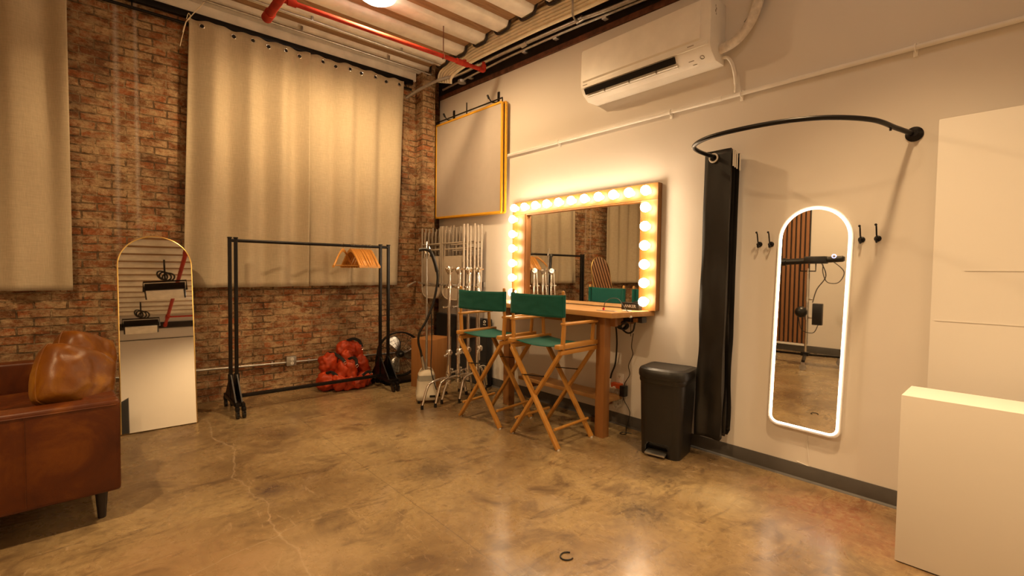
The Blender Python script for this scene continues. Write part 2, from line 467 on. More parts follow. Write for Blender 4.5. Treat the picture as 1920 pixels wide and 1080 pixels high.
b = MB(); b.box((.6, YR+.02, 3.66), (5.9, .06, .16)); b.box((.6, YR+.006, 3.3), (5.9, .012, .018)); struct(b.build('trim_3', 'beam'))
b = MB(); b.box((XW-.004, (YR+5.5)/2, .052), (.008, 5.5-YR, .104), bev=.003); b.prism([(0, 0), (-.016, 0), (-.013, .006), (-.004, .012), (0, .014)], 10.7, Matrix(((1, 0, 0, XW-.006), (0, 0, 1, YR), (0, 1, 0, 0), (0, 0, 0, 1))))
struct(b.build('baseboard_right', 'grey_base'))
b = MB(); b.box((XL+.006, (YR+YB)/2, .06), (.012, 10.8, .12), bev=.003); struct(b.build('baseboard_left', 'grey_base'))
# ceiling: painted steel pans running along the brick wall with brown joist strips between them
b = MB(); b.box((.7, .2, ZC+.10), (6.6, 11.2, .12)); struct(b.build('ceiling', 'joist'))
b = MB(); y = 5.46
while y > YR+.2:
    w = .128
    o = [(-w, .035), (-w+.03, -.045), (-w+.05, -.06), (w-.05, -.06), (w-.03, -.045), (w, .035)]
    o = o[::-1]
    b.prism([(p[0], p[1]) for p in o], 5.68, Matrix(((0, 0, 1, XL), (1, 0, 0, y), (0, 1, 0, ZC), (0, 0, 0, 1))))
    y -= .385
b.box((.4, 5.585, 3.885), (5.6, .03, .13)); struct(b.build('trim_4', 'deck'))
b = MB(); y = 5.46                            # dark rolled lips closing the pan ends along the beam
while y > YR+.2:
    pts = [(3.275, y-.14, ZC+.03), (3.28, y-.115, ZC-.045), (3.29, y-.07, ZC-.074), (3.29, y+.07, ZC-.074), (3.28, y+.115, ZC-.045), (3.275, y+.14, ZC+.03)]
    b.tube(spline(pts, 4), .014, 6); y -= .385
struct(b.build('trim_5', 'beam'))
b = MB(); y = 5.46-.1925
while y > YR+.4:
    b.box((.42, y, ZC+.0), (5.66, .125, .05), bev=.004); y -= .385
struct(b.build('trim_6', 'joist'))
# slatted timber panel on the left wall
t = thing('slat_panel', 'tall panel of vertical brown wooden slats on the wall opposite, seen in the mirrors', 'wall panel', (XL, 3.7, 0))
b = MB(); b.box((XL+.012, 3.75, 1.6), (.02, 1.92, 2.9)); b.build('backing', 'blackfabric', t, world=True)
for i in range(26):
    b = MB(); b.box((XL+.035, 2.83+i*.0735, 1.6), (.03, .045, 2.9), bev=.003); b.build('slat', 'slat_wood', t, world=True)
b = MB(); b.box((XL+.03, 3.75, .13), (.045, 1.92, .035), bev=.003); b.build('sill', 'white', t, world=True)

# ------------------------------------------------------------------ curtains
def ring_at(par, x, y, z, ax=(0, 1, 0), Ro=.021, mat='chrome', holemat='blackfabric'):
    g = MB(); g.torus((x, y, z), Ro, .0055, ax, 20, 8)
    go = g.build('grommet', mat, par, world=True)
    h = MB(); d = Vector(ax).normalized()*.003
    h.cyl(Vector((x, y, z))-d, Vector((x, y, z))+d, Ro-.002, 16); h.build('grommet_hole', holemat, go, world=True)
def curtain(label, gx, xt0, xt1, xb0, xb1, zb, seed, rings=True, hem=0.0):
    root = thing('linen_curtain', label, 'curtain', ((xt0+xt1)/2, 5.5, zb), group='linen curtains on the brick wall')
    per = .311*(1+.0*seed)
    def depth(x, s, v):
        a = .036+.010*math.sin(seed+3*v)+.018*noise.noise(Vector((x*1.3, seed, 0)))
        w = a*math.sin(2*PI*(x-xt0)/per+seed)+.005*math.sin(2*PI*(x-xt0)/.155+1.3*seed+.8*v)
        w += .035*noise.noise(Vector((x*3.1, v*.7, seed)))+.006*noise.noise(Vector((x*7, v*3, seed+4)))
        return w
    def fn(u, v):
        z0 = zb+hem*math.sin(5*u+seed)
        top = 3.737+.007*math.cos(2*PI*u*(xt1-xt0)/.155+seed)
        z = z0+(top-z0)*v
        x = (xb0+(xb1-xb0)*u)*(1-v)+(xt0+(xt1-xt0)*u)*v
        xx = xt0+(xt1-xt0)*u
        return Vector((x, 5.49+depth(xx, u, v)*(1-.35*v**6), z))
    m = MB(); nu = int((xt1-xt0)/.012)
    m.grid(fn, nu, 48)
    c = m.build('cloth', 'linen', root, angle=80, world=True)
    so = c.modifiers.new('thickness', 'SOLIDIFY'); so.thickness = .0035; so.offset = 1
    m = MB()
    for zz in (zb+.07,):
        pass
    if rings:
        for x in gx:
            u = (x-xt0)/(xt1-xt0); v = (3.685-zb)/(3.737-zb); p = fn(u, v)
            e = .01; q1, q2 = fn(u-e, v), fn(u+e, v); tx = (q2-q1).normalized(); n = Vector((tx.y, -tx.x, 0)).normalized()
            pp = p+n*.004; ring_at(root, pp.x, pp.y, pp.z, n)
    return root
curtain('long beige linen curtain with dark grommets, left half of the middle window curtains', (.826, 1.096, 1.259, 1.414, 1.576, 1.728), .724, 1.835, .655, 1.80, 1.167, .6)
curtain('long beige linen curtain with dark grommets, right half nearest the room corner', (1.968, 2.124, 2.274, 2.423, 2.59, 2.751, 2.909), 1.812, 2.985, 1.785, 2.906, 1.172, 2.1)
curtain('beige linen curtain at the left edge, hanging above the leather sofa', (), -1.7, -.13, -1.7, -.127, 1.158, 4.2, rings=False)
b = MB(); b.cyl((-1.8, 5.545, 3.69), (3.12, 5.545, 3.69), .014, 12); b.box((.7, 5.575, 3.79), (4.9, .05, .06), bev=.004)
for x in (.3, 1.0, 1.7, 2.4, 3.05): b.cyl((x, 5.545, 3.69), (x, 5.575, 3.77), .006, 8)
tag(b.build('curtain_rail', 'blackmetal'), 'black curtain rail and batten along the top of the brick wall', 'curtain rail')
b = MB(); b.tube(spline([(.66, 5.42, 3.55), (.69, 5.43, 3.66), (.74, 5.42, 3.74), (.83, 5.41, 3.88), (.87, 5.40, 3.97)], 5), .004, 6)
b.tube(spline([(.69, 5.43, 3.66), (.655, 5.43, 3.5), (.64, 5.44, 3.42)], 5), .0035, 6); b.tube(spline([(.70, 5.42, 3.67), (.72, 5.40, 3.70), (.705, 5.40, 3.73), (.69, 5.42, 3.68)], 5), .0035, 6)
tag(b.build('twine', 'cable'), 'pale twine knotted to the upper left curtain corner and ceiling', 'string')

# low conduit and outlet on the brick
t = thing('wall_conduit', 'grey metal conduit running low along the brick wall', 'conduit', (1.3, 5.57, .33))
def zc(x): return .36-.0215*x-.004
b = MB(); b.cyl((-1.9, 5.574, zc(-1.9)), (3.2, 5.574, zc(3.2)), .0115, 12); b.build('pipe', 'steel', t, world=True)
for x in (.3, 1.45, 1.84, 2.55): b = MB(); b.box((x, 5.585, zc(x)), (.018, .03, .045), bev=.004); b.build('clip', 'steel', t, world=True)
t = thing('wall_outlet', 'grey metal outlet box on the conduit along the brick wall', 'outlet', (1.64, 5.57, .338))
b = MB(); b.box((1.64, 5.567, .338), (.104, .066, .106), bev=.006); b.build('box', 'steel', t, world=True)
b = MB(); b.box((1.645, 5.531, .338), (.07, .004, .1), bev=.0015)
fp = b.build('face_plate', 'steel', t, world=True)
for dz in (.022, -.022):
    b = MB(); b.cyl((1.645, 5.531, .338+dz), (1.645, 5.526, .338+dz), .017, 16); s_ = b.build('socket', 'white', t, world=True)
    b = MB()
    for dx in (-.006, .006): b.box((1.645+dx, 5.5255, .341+dz), (.0025, .002, .009))
    b.box((1.645, 5.5255, .329+dz), (.004, .002, .004)); b.build('slot', 'blackplastic', s_, world=True)

# ------------------------------------------------------------------ leaning arched mirror
t = thing('floor_mirror', 'tall arched floor mirror with thin gold frame leaning beside the sofa', 'mirror', (.411, 4.912, 0), R(-.6))
LEAN = R(10.5)
def mm(w0=0): return Matrix.Rotation(-LEAN, 4, 'X') @ Matrix(((1, 0, 0, 0), (0, 0, -1, w0), (0, 1, 0, 0), (0, 0, 0, 1)))
AW, AH = .515, 1.655
b = MB(); path = [mm(.0) @ Vector((p[0], p[1]+.008, 0)) for p in arch(AW, AH-.008, n=36)]
b.tube(path, .0062, 8, closed=True); b.build('frame', 'brass', t)
b = MB(); b.prism([(p[0], p[1]+.008) for p in arch(AW-.008, AH-.012, n=36)], .004, mm(-.002)); b.build('glass', 'mirror', t)
b = MB(); b.prism([(p[0], p[1]+.008) for p in arch(AW-.006, AH-.012, n=36)], .008, mm(.013)); b.build('back_panel', 'blackplastic', t)
b = MB(); b.box((0, 0, 0), (.022, .03, .001)); bmesh.ops.transform(b.bm, matrix=mm() @ Matrix.Translation((.24, .055, .0045)), verts=b.bm.verts); b.build('sticker', 'paper', t)
b = MB(); b.bar(mm(.02) @ Vector((-.12, 1.15, 0)), (-.12, .36, .012), .03, .012, bev=.002); b.bar(mm(.02) @ Vector((.12, 1.15, 0)), (.12, .36, .012), .03, .012, bev=.002)
b.bar((-.12, .345, .06), (.12, .345, .06), .03, .012, bev=.002); b.build('easel_stand', 'blackmetal', t)

# ------------------------------------------------------------------ leather sofa (length along y, back towards +x)
t = thing('leather_sofa', 'tan brown leather sofa with boxy arms at the left edge', 'sofa', (.10, 3.262, 0), R(3.2))
SL, SD, AHt = 1.80, .88, .66
def spart(name, c, s, bev, mat='leather', seg=3, jit=0, par=None):
    q = MB(); q.box(c, s, bev=bev, seg=seg)
    if jit: bmesh.ops.subdivide_edges(q.bm, edges=q.bm.edges, cuts=3, use_grid_fill=True); q.jitter(jit, 3)
    return q.build(name, mat, par or t, angle=60)
a1 = spart('arm', (-SD/2, .065, (.17+AHt)/2), (SD, .13, AHt-.17), .022)
spart('arm', (-SD/2, SL-.065, (.17+AHt)/2), (SD, .13, AHt-.17), .022)
spart('backrest', (-.075, SL/2, (.17+AHt)/2), (.15, SL-.262, AHt-.175), .02)
spart('base', (-SD/2-.06, SL/2, .24), (SD-.16, SL-.264, .13), .015)
spart('seat_cushion', (-SD/2-.09, SL*.28+.03, .375), (SD-.17, SL/2-.15, .15), .04, jit=.01)
spart('seat_cushion', (-SD/2-.09, SL*.72-.03, .375), (SD-.17, SL/2-.15, .15), .04, jit=.01)
q = MB()
q.tube([(-SD+.02, -.001, AHt-.026), (-.02, -.001, AHt-.026), (-.001, .02, AHt-.026), (-.001, SL-.02, AHt-.026)], .004, 6)
q.tube([(-.36, -.001, .19), (-.36, -.001, AHt-.03)], .003, 6)
q.build('piping', 'leather', t)
for x, y in ((-.075, .12), (-.8, .12), (-.075, SL-.12), (-.8, SL-.12)):
    q = MB(); q.cyl((x, y, 0), (x, y, .175), .018, 16, .03); q.build('leg', 'darkwood', t)
def pillow(label, loc, rot, sx, sz, seed):
    q = MB()
    def fn(u, v):
        a, c = u*2-1, v*2-1
        return a, c
    N = 26
    def surf(sgn):
        def g(u, v):
            a, c = u*2-1, v*2-1
            pin = 1-.10*(1-a*a)*(abs(c)**3)-.0
            th = .10*((1-a**4)*(1-c**4))**.5
            x = a*sx/2*(1-.09*(1-abs(c))**1.5*-1*0-.07*(1-c*c)*abs(a)**4); z = c*sz/2*(1-.07*(1-a*a)*abs(c)**4)
            rc = 1-.15*(a*a*c*c)-.05*(abs(a)*abs(c)); x *= rc; z *= rc
            wr = .012*noise.noise(Vector((a*2.5+seed, c*2.5, sgn)))+.006*noise.noise(Vector((a*7+seed, c*6, sgn*3)))
            return Vector((x, sgn*(th+wr*(1-a**6)*(1-c**6)), z))
        return g
    q.grid(surf(1), N, N); q.grid(surf(-1), N, N)
    bmesh.ops.remove_doubles(q.bm, verts=q.bm.verts, dist=.0006)
    r = thing('leather_cushion', label, 'cushion', loc, 0, 'leather cushions on the sofa')
    r.rotation_euler = rot
    q.build('cover', 'cushion_leather', r, angle=80)
    q = MB(); pts = []
    for i in range(60):
        s_ = i/60*4; k = int(s_); f = s_-k
        a, c = [(-1+2*f, -1), (1, -1+2*f), (1-2*f, 1), (-1, 1-2*f)][k]
        rc = 1-.15*(a*a*c*c)-.05*(abs(a)*abs(c)); pts.append((rc*a*sx/2*(1-.07*(1-c*c)), 0, rc*c*sz/2*(1-.07*(1-a*a))))
    q.tube(pts, .0045, 6, closed=True); q.build('piping', 'cushion_leather', r)
pillow('nearest tan leather cushion, slumped against the sofa back by the near arm', (-.082, 3.57, .735), Euler((R(-24), R(26), R(34))), .42, .40, 1)
pillow('farther tan leather cushion propped behind the front one on the sofa', (-.045, 4.25, .745), Euler((R(-24), R(24), R(40))), .40, .38, 5)

# ------------------------------------------------------------------ rolling clothes rack
t = thing('clothes_rack', 'black metal rolling clothes rack standing before the linen curtains', 'clothes rack', (1.75, 5.1, 0))
XR0, XR1 = .965, 2.578
for x in (XR0, XR0+.05, XR1-.098, XR1):
    q = MB(); q.box((x, 5.1, .90), (.03, .03, 1.49), bev=.004); q.box((x, 5.1, 1.648), (.036, .036, .012), bev=.003); u = q.build('upright', 'blackmetal', t, world=True)
    q = MB(); q.box((x, 5.1, .30), (.042, .042, .12), bev=.004); q.build('sleeve', 'blackmetal', u, world=True)
q = MB(); q.cyl((XR0, 5.1, 1.622), (XR1, 5.1, 1.622), .0155, 16); q.build('hanging_rail', 'blackmetal', t, world=True)
q = MB(); q.box((1.77, 5.1, .14), (1.62, .05, .03), bev=.004); q.build('bottom_rail', 'blackmetal', t, world=True)
for i, (x0, x1, yf) in enumerate(((XR0, XR0+.05, 4.83), (XR1-.098, XR1, 4.86))):
    for x in (x0, x1):
        q = MB(); q.box((x, 5.09, .115), (.03, .53, .035), bev=.004)
        q.prism([(4.88, .13), (5.085, .36), (5.115, .36), (5.32, .13)], .012, Matrix(((0, 0, 1, x-.006), (1, 0, 0, 0), (0, 1, 0, 0), (0, 0, 0, 1))))
        q.build('foot', 'blackmetal', t, world=True)
    q = MB(); q.box(((x0+x1)/2, 5.1, .14), (abs(x1-x0)+.02, .03, .03)); q.box(((x0+x1)/2, 4.86, .115), (abs(x1-x0)+.03, .03, .03)); q.box(((x0+x1)/2, 5.33, .115), (abs(x1-x0)+.03, .03, .03))
    q.build('cross_brace', 'blackmetal', t, world=True)
    for yy in (4.84, 5.35):
        xm = (x0+x1)/2
        for sx in (-.026, .026):
            q = MB(); q.cyl((xm+sx-.012, yy-.02, .035), (xm+sx+.012, yy-.02, .035), .035, 20); w = q.build('caster', 'blackplastic', t, world=True)
            q = MB(); q.box((xm+sx, yy-.008, .082), (.034, .05, .04), bev=.008); q.box((xm+sx, yy-.045, .06), (.02, .03, .012), bev=.004); q.build('housing', 'blackmetal', w, world=True)
# wooden hangers
def make_hanger(label, grp):
    r = thing('wooden_hanger', label, 'hanger', (0, 0, 0), 0, grp)
    q = MB()
    pts = spline([(0, -.215, -.172), (0, -.185, -.145), (0, -.115, -.068), (0, -.048, -.012), (0, 0, .006), (0, .048, -.012), (0, .115, -.068), (0, .185, -.145), (0, .215, -.172)], 4)
    rings = []
    for i, p in enumerate(pts):
        k = abs(i/(len(pts)-1)*2-1); h = .021-.006*k; w = .0065+.008*k**2
        rings.append([q.bm.verts.new(p+Vector((w*math.cos(a), 0, h*math.sin(a)))) for a in [2*PI*j/10 for j in range(10)]])
    for a, c in zip(rings, rings[1:]):
        for j in range(10): q.bm.faces.new((a[j], a[(j+1) % 10], c[(j+1) % 10], c[j]))
    q.bm.faces.new(rings[0][::-1]); q.bm.faces.new(rings[-1])
    q.build('shoulders', 'hanger_wood', r)
    q = MB(); q.cyl((0, -.195, -.162), (0, .195, -.162), .0065, 10); q.build('trouser_bar', 'hanger_wood', r)
    q = MB(); q.tube(spline([(0, 0, .015), (0, 0, .035), (0, .012, .043), (0, .0235, .06), (0, .018, .077), (0, 0, .084), (0, -.019, .077), (0, -.023, .06)], 4), .0022, 6)
    q.build('hook', 'chrome', r)
    return r
h0 = make_hanger('wooden hanger hung apart and turned sideways, leftmost on the rack rail', 'wooden hangers on the rack')
h0.location = (2.045, 5.1, 1.566); h0.rotation_euler = (0, 0, R(-48))
xs = [2.128+i*.0163 for i in range(15)]
for i, x in enumerate(xs):
    h = copy_tree(h0); h.location = (x, 5.1, 1.566); h.rotation_euler = (0, R(random.uniform(-2, 2)), R(8+random.uniform(-4, 4)-i*.5))
    h['label'] = ('wooden hanger at the front of the bunched row on the rack rail' if i == 0 else 'wooden hanger at the right end of the bunched row' if i == 14 else 'wooden hanger packed inside the bunched row on the rack rail')

# ------------------------------------------------------------------ orange sandbags
def sandbag(label, lobes, strap, seed):
    off = Vector((0, .075, 0)); lobes = [(Vector(c)+off, s_, ro) for c, s_, ro in lobes]; strap = [Vector(p)+off for p in strap]
    r = thing('sandbag', label, 'sandbag', lobes[0][0], 0, 'orange sandbags by the brick wall')
    for c, s, rot in lobes:
        q = MB()
        q.ball((0, 0, 0), 1, 44)
        for v in q.bm.verts:
            for k in range(3): v.co[k] = math.copysign(abs(v.co[k])**.8, v.co[k])
        bmesh.ops.scale(q.bm, vec=Vector(s), verts=q.bm.verts)
        for v in q.bm.verts:
            n = v.co.normalized(); v.co += n*(.020*noise.noise(v.co*15+Vector((seed, c[0]*9, 0)))+.014*noise.noise(v.co*Vector((30, 30, 16)).length*.6+Vector((seed, 0, c[2]*9)))-.010*abs(noise.noise(v.co*24+Vector((0, seed, c[1]*5)))))
        bmesh.ops.transform(q.bm, matrix=Matrix.Translation(Vector(c)) @ Euler([R(a) for a in rot]).to_matrix().to_4x4(), verts=q.bm.verts)
        q.build('pouch', 'orange_nylon', r, angle=85, world=True)
    q = MB()
    pts = spline(strap, 5)
    for a, c in zip(pts, pts[1:]): q.bar(a, c+(c-a)*.15, .034, .007, up=(0, 1, .2), bev=.002)
    q.build('handle', 'blackfabric', r, world=True)
    q = MB(); p = Vector(strap[-1]); q.torus(p+Vector((0, -.012, -.01)), .016, .003, (0, 1, .2), 16, 6); q.build('ring', 'chrome', r, world=True)
sandbag('orange sandbag lying lowest at the left of the heap', [((1.965, 5.27, .10), (.125, .115, .105), (0, 8, 10)), ((2.055, 5.17, .085), (.075, .09, .09), (10, -8, 0))],
        [(1.93, 5.22, .20), (1.98, 5.19, .215), (2.03, 5.16, .17)], 1)
sandbag('orange sandbag with dark strap leaning at the upper left of the heap', [((2.0, 5.33, .285), (.11, .085, .125), (0, -12, 6)), ((2.10, 5.22, .20), (.06, .07, .15), (0, 12, 0))],
        [(1.99, 5.36, .405), (2.05, 5.30, .40), (2.10, 5.21, .355), (2.12, 5.165, .32)], 2)
sandbag('orange sandbag on top of the heap with black handle loop', [((2.22, 5.33, .435), (.13, .08, .10), (0, 6, 0)), ((2.17, 5.24, .34), (.07, .07, .10), (0, 14, 0)), ((2.33, 5.30, .39), (.055, .07, .12), (0, -8, 0))],
        [(2.20, 5.30, .535), (2.27, 5.27, .555), (2.335, 5.26, .52), (2.36, 5.25, .45)], 3)
sandbag('orange sandbag standing upright at the middle front of the heap', [((2.20, 5.19, .18), (.068, .075, .17), (0, -4, 0)), ((2.145, 5.15, .075), (.085, .085, .075), (0, 0, 20))],
        [(2.155, 5.15, .345), (2.19, 5.115, .365), (2.23, 5.115, .34), (2.235, 5.11, .28)], 4)
sandbag('orange sandbag slumped at the right end of the heap', [((2.37, 5.27, .235), (.075, .085, .15), (0, -24, 0)), ((2.375, 5.22, .09), (.09, .095, .09), (0, 10, 0)), ((2.28, 5.14, .07), (.10, .07, .07), (0, -6, 14))],
        [(2.30, 5.10, .15), (2.36, 5.085, .19), (2.40, 5.09, .165)], 5)

# ------------------------------------------------------------------ floor fan
FC = Vector((2.80, 5.22, .34)); ax = Vector((-.30, -.93, .12)).normalized()
t = thing('floor_fan', 'round black floor fan with silver blades beside the wooden cube', 'fan', (FC.x, FC.y, 0))
fx, fy, fz = frame_from(ax)
q = MB()
for rr in (.055, .10, .145, .19, .23): q.tube([FC+ax*.055*(1-(rr/.26)**2)+fx*rr*math.cos(2*PI*k/36)+fy*rr*math.sin(2*PI*k/36) for k in range(36)], .0016, 4, closed=True)
for k in range(28):
    a = 2*PI*k/28; dv = fx*math.cos(a)+fy*math.sin(a); q.tube([FC+ax*.058+dv*.03, FC+ax*.045+dv*.14, FC+ax*.01+dv*.258], .0014, 4)
q.build('grille', 'blackmetal', t, world=True)
q = MB(); q.tube([FC+fx*.262*math.cos(2*PI*k/40)+fy*.262*math.sin(2*PI*k/40) for k in range(40)], .011, 8, closed=True)
q.tube([FC-ax*.09+fx*.262*math.cos(2*PI*k/40)+fy*.262*math.sin(2*PI*k/40) for k in range(40)], .008, 8, closed=True); q.build('ring', 'blackmetal', t, world=True)
q = MB()
for k in range(14):
    a = 2*PI*k/14; dv = fx*math.cos(a)+fy*math.sin(a); q.tube([FC+dv*.262, FC-ax*.09+dv*.262, FC-ax*.11+dv*.05], .0025, 5)
q.build('rear_cage', 'blackmetal', t, world=True)
for k in range(3):
    a0 = R((100, 232, 345)[k]); q = MB()
    def fn(u, v):
        r = .045+.19*u; wdt = .34*(math.sin(PI*min(1, .22+.72*u))**.7)+.10
        a = a0+(v-.5)*wdt*2.2+.35*u
        return FC-ax*.03+(fx*math.cos(a)+fy*math.sin(a))*r+ax*(.05*(v-.5)*(1-.3*u))
    q.grid(fn, 10, 8); bl = q.build('blade', 'steel', t, angle=80, world=True)
    so = bl.modifiers.new('thickness', 'SOLIDIFY'); so.thickness = .003
q = MB(); q.cyl(FC-ax*.1, FC+ax*.035, .045, 20); q.ball(FC+ax*.05, .036, 16, (1, 1, .7)); q.build('hub', 'blackplastic', t, world=True)
q = MB(); q.tube(spline([FC+fx*.275, FC+fx*.28-Vector((0, 0, .14)), FC+fx*.2-Vector((0, 0, .325)), FC-fx*.2-Vector((0, 0, .325)), FC-fx*.28-Vector((0, 0, .14)), FC-fx*.275], 6), .013, 10)
q.box((FC.x, FC.y+.02, .02), (.42, .26, .035), bev=.012); q.build('stand', 'blackmetal', t, world=True)

# ------------------------------------------------------------------ wooden cube
t = thing('wooden_cube', 'orange brown wooden cube plinth behind the garment steamer', 'plinth', (3.02, 4.86, 0), R(22))
q = MB(); q.box((0, 0, .28), (.385, .30, .56), bev=.003); q.build('body', 'cube_wood', t)
q = MB(); q.box((0, 0, .5615), (.38, .295, .003)); q.build('top_panel', 'cube_wood', t)

# ------------------------------------------------------------------ garment steamer
t = thing('garment_steamer', 'beige garment steamer with pole and black hose before the wooden cube', 'steamer', (2.60, 4.28, 0), R(-28))
q = MB()
def loft(q, secs, n=24):
    rings = []
    for (w, d, z, r, oy) in secs: rings.append([q.bm.verts.new((p[0], p[1]+oy, z)) for p in rrect(w, d, r, 5)])
    for a, c in zip(rings, rings[1:]):
        m_ = len(a)
        for k in range(m_): q.bm.faces.new((a[k], a[(k+1) % m_], c[(k+1) % m_], c[k]))
    q.bm.faces.new(rings[0][::-1]); q.bm.faces.new(rings[-1]); return q
loft(q, [(.20, .24, .035, .03, 0), (.215, .255, .05, .045, 0), (.215, .255, .085, .045, 0), (.20, .22, .11, .045, .01), (.185, .19, .22, .04, .02)])
q.build('base', 'beige', t, angle=50)
q = MB(); loft(q, [(.184, .188, .221, .04, .02), (.172, .172, .275, .04, .02)]); q.build('water_tank', 'clear', t, angle=50)
q = MB(); loft(q, [(.17, .17, .276, .04, .02), (.15, .15, .30, .05, .02), (.06, .07, .325, .02, .02)])
q.tube(spline([(-.07, .02, .30), (-.05, .02, .335), (0, .02, .345), (.05, .02, .335), (.07, .02, .30)], 4), .007, 8); q.build('cap', 'beige', t, angle=50)
q = MB(); q.box((.055, -.124, .075), (.06, .012, .024), bev=.004); q.build('switch', 'blackplastic', t)
for x in (-.08, .08):
    for y in (-.09, .09):
        q = MB(); q.cyl((x-.012, y, .02), (x+.012, y, .02), .02, 14); q.box((x, y, .034), (.02, .03, .012)); q.build('wheel', 'blackplastic', t)
q = MB(); q.cyl((0, .02, .32), (0, .02, .96), .0115, 12); q.cyl((0, .02, .95), (-.005, .02, 1.53), .0085, 12); q.cyl((0, .02, .955), (0, .02, .985), .014, 12); q.build('pole', 'steel', t)
q = MB(); q.tube(spline([(-.09, 0, 1.56), (-.04, 0, 1.575), (-.005, .02, 1.53), (.03, .02, 1.56), (.02, .02, 1.61)], 5), .006, 8); q.cyl((-.005, .02, 1.52), (-.005, .02, 1.66), .006, 8); q.cyl((.022, .02, 1.48), (.022, .02, 1.61), .006, 8); q.build('hook', 'chrome', t)
q = MB(); q.tube(spline([(-.085, 0, 1.57), (-.03, -.005, 1.58), (.03, -.02, 1.56), (.075, -.03, 1.45), (.10, -.03, 1.35)], 5), [.017]*3+[.02]*(18-3+3-0) if False else .018, 10); q.build('nozzle', 'blackplastic', t)
q = MB(); q.tube(spline([(.10, -.03, 1.36), (.105, -.03, 1.25), (.07, -.03, 1.05), (.0, -.04, .86), (-.075, -.04, .72), (-.085, -.03, .62), (-.06, -.01, .52), (-.045, .0, .44)], 6), .0125, 10); q.build('hose', 'blackplastic', t)
q = MB(); q.cyl((-.048, .0, .47), (-.02, .012, .325), .016, 12, .019); q.build('hose_sleeve', 'steel', t)
q = MB(); q.tube(spline([(.045, 0, .93), (.05, -.03, .62), (.04, -.09, .36), (.07, -.11, .22), (.095, -.12, .14)], 6), .0055, 8); q.build('power_cord', 'blackplastic', t)

# ------------------------------------------------------------------ nested chrome light stands
def make_cstand():
    r = thing('light_stand', 'chrome light stand', 'light stand', (0, 0, 0), 0, 'nested chrome light stands')
    q = MB(); q.cyl((0, 0, .24), (0, 0, 1.02), .0175, 14); q.cyl((0, 0, .98), (0, 0, 1.22), .0145, 14); q.cyl((0, 0, 1.2), (0, 0, 1.345), .0125, 14)
    for z in (1.0, 1.215): q.cyl((0, 0, z-.03), (0, 0, z+.01), .0205, 14)
    q.build('column', 'chrome', r)
    for a, z, L in ((R(191), .255, .36), (R(20), .295, .33), (R(80), .215, .25)):
        d = Vector((math.cos(a), math.sin(a), 0)); q = MB()
        p = [Vector((0, 0, z))+d*.012, Vector((0, 0, z+.004))+d*L*.3, Vector((0, 0, z-.012))+d*L*.66, Vector((0, 0, z-.06))+d*L*.82, Vector((0, 0, .03))+d*L]
        q.tube(spline(p, 6), .0125, 12); lg = q.build('leg', 'chrome', r)
        q = MB(); q.cyl(p[-1]+Vector((0, 0, -.029)), p[-1]+Vector((0, 0, .012)), .0145, 12); q.build('foot_cap', 'blackplastic', lg)
        q = MB(); q.cyl((0, 0, z-.025), (0, 0, z+.025), .027, 16); q.box((0, 0, z), (.06, .03, .034), (0, 0, a), bev=.006); q.build('collar', 'chrome', r)
    for z, s, a in ((.33, 1, .5), (.985, -1, 2.6), (1.19, 1, 3.6)):
        d = Vector((math.cos(a), math.sin(a), 0)); q = MB()
        q.cyl(Vector((0, 0, z)), Vector((0, 0, z))+d*.045, .007, 8); q.box(Vector((0, 0, z))+d*.055, (.016, .046, .022), (0, .3, a), bev=.006); q.build('knob', 'chrome', r)
    q = MB(); m = Matrix.Translation((0, 0, 1.375)) @ Matrix.Rotation(R(90), 4, 'X') @ Matrix.Rotation(R(35), 4, 'Y')
    q.lathe([(0, -.03), (.03, -.03), (.034, -.02), (.034, -.002), (.03, 0), (.034, .002), (.034, .02), (.03, .03), (0, .03)], 20, m)
    q.box((0, 0, 1.345), (.032, .034, .04), bev=.005); q.box((-.035, -.01, 1.39), (.05, .018, .018), (0, -.5, .3), bev=.005); q.cyl((0, 0, 1.375), (.05, -.035, 1.385), .008, 8)
    q.build('grip_head', 'chrome', r)
    q = MB(); q.cyl((-.012, -.03, 1.37), (-.05, -.075, .40), .0078, 10); q.build('arm', 'chrome', r)
    q = MB(); m = Matrix.Translation((-.045, -.072, .53)) @ Matrix.Rotation(R(90), 4, 'X') @ Matrix.Rotation(R(20), 4, 'Y')
    q.lathe([(0, -.026), (.026, -.026), (.032, -.018), (.032, -.002), (.027, 0), (.032, .002), (.032, .018), (.026, .026), (0, .026)], 18, m)
    q.cyl((-.045, -.072, .53), (-.125, -.115, .505), .009, 8); q.box((-.115, -.11, .508), (.045, .018, .02), (0, .3, .5), bev=.006); q.build('arm_grip', 'chrome', r)
    return r
cs0 = make_cstand()
cl = ['chrome light stand nearest the steamer, leftmost of the nested row', 'chrome light stand second from the steamer in the nested row', 'chrome light stand third from the steamer, behind the far director chair', 'chrome light stand farthest right in the nested row, beside the vanity table']
for i, (x, y, a) in enumerate(((2.755, 4.10, 0), (2.885, 4.115, 6), (3.022, 4.13, -4), (3.155, 4.14, 12))):
    o = cs0 if i == 0 else copy_tree(cs0)
    o.location = (x, y, 0); o.rotation_euler = (0, 0, R(a)); o['label'] = cl[i]

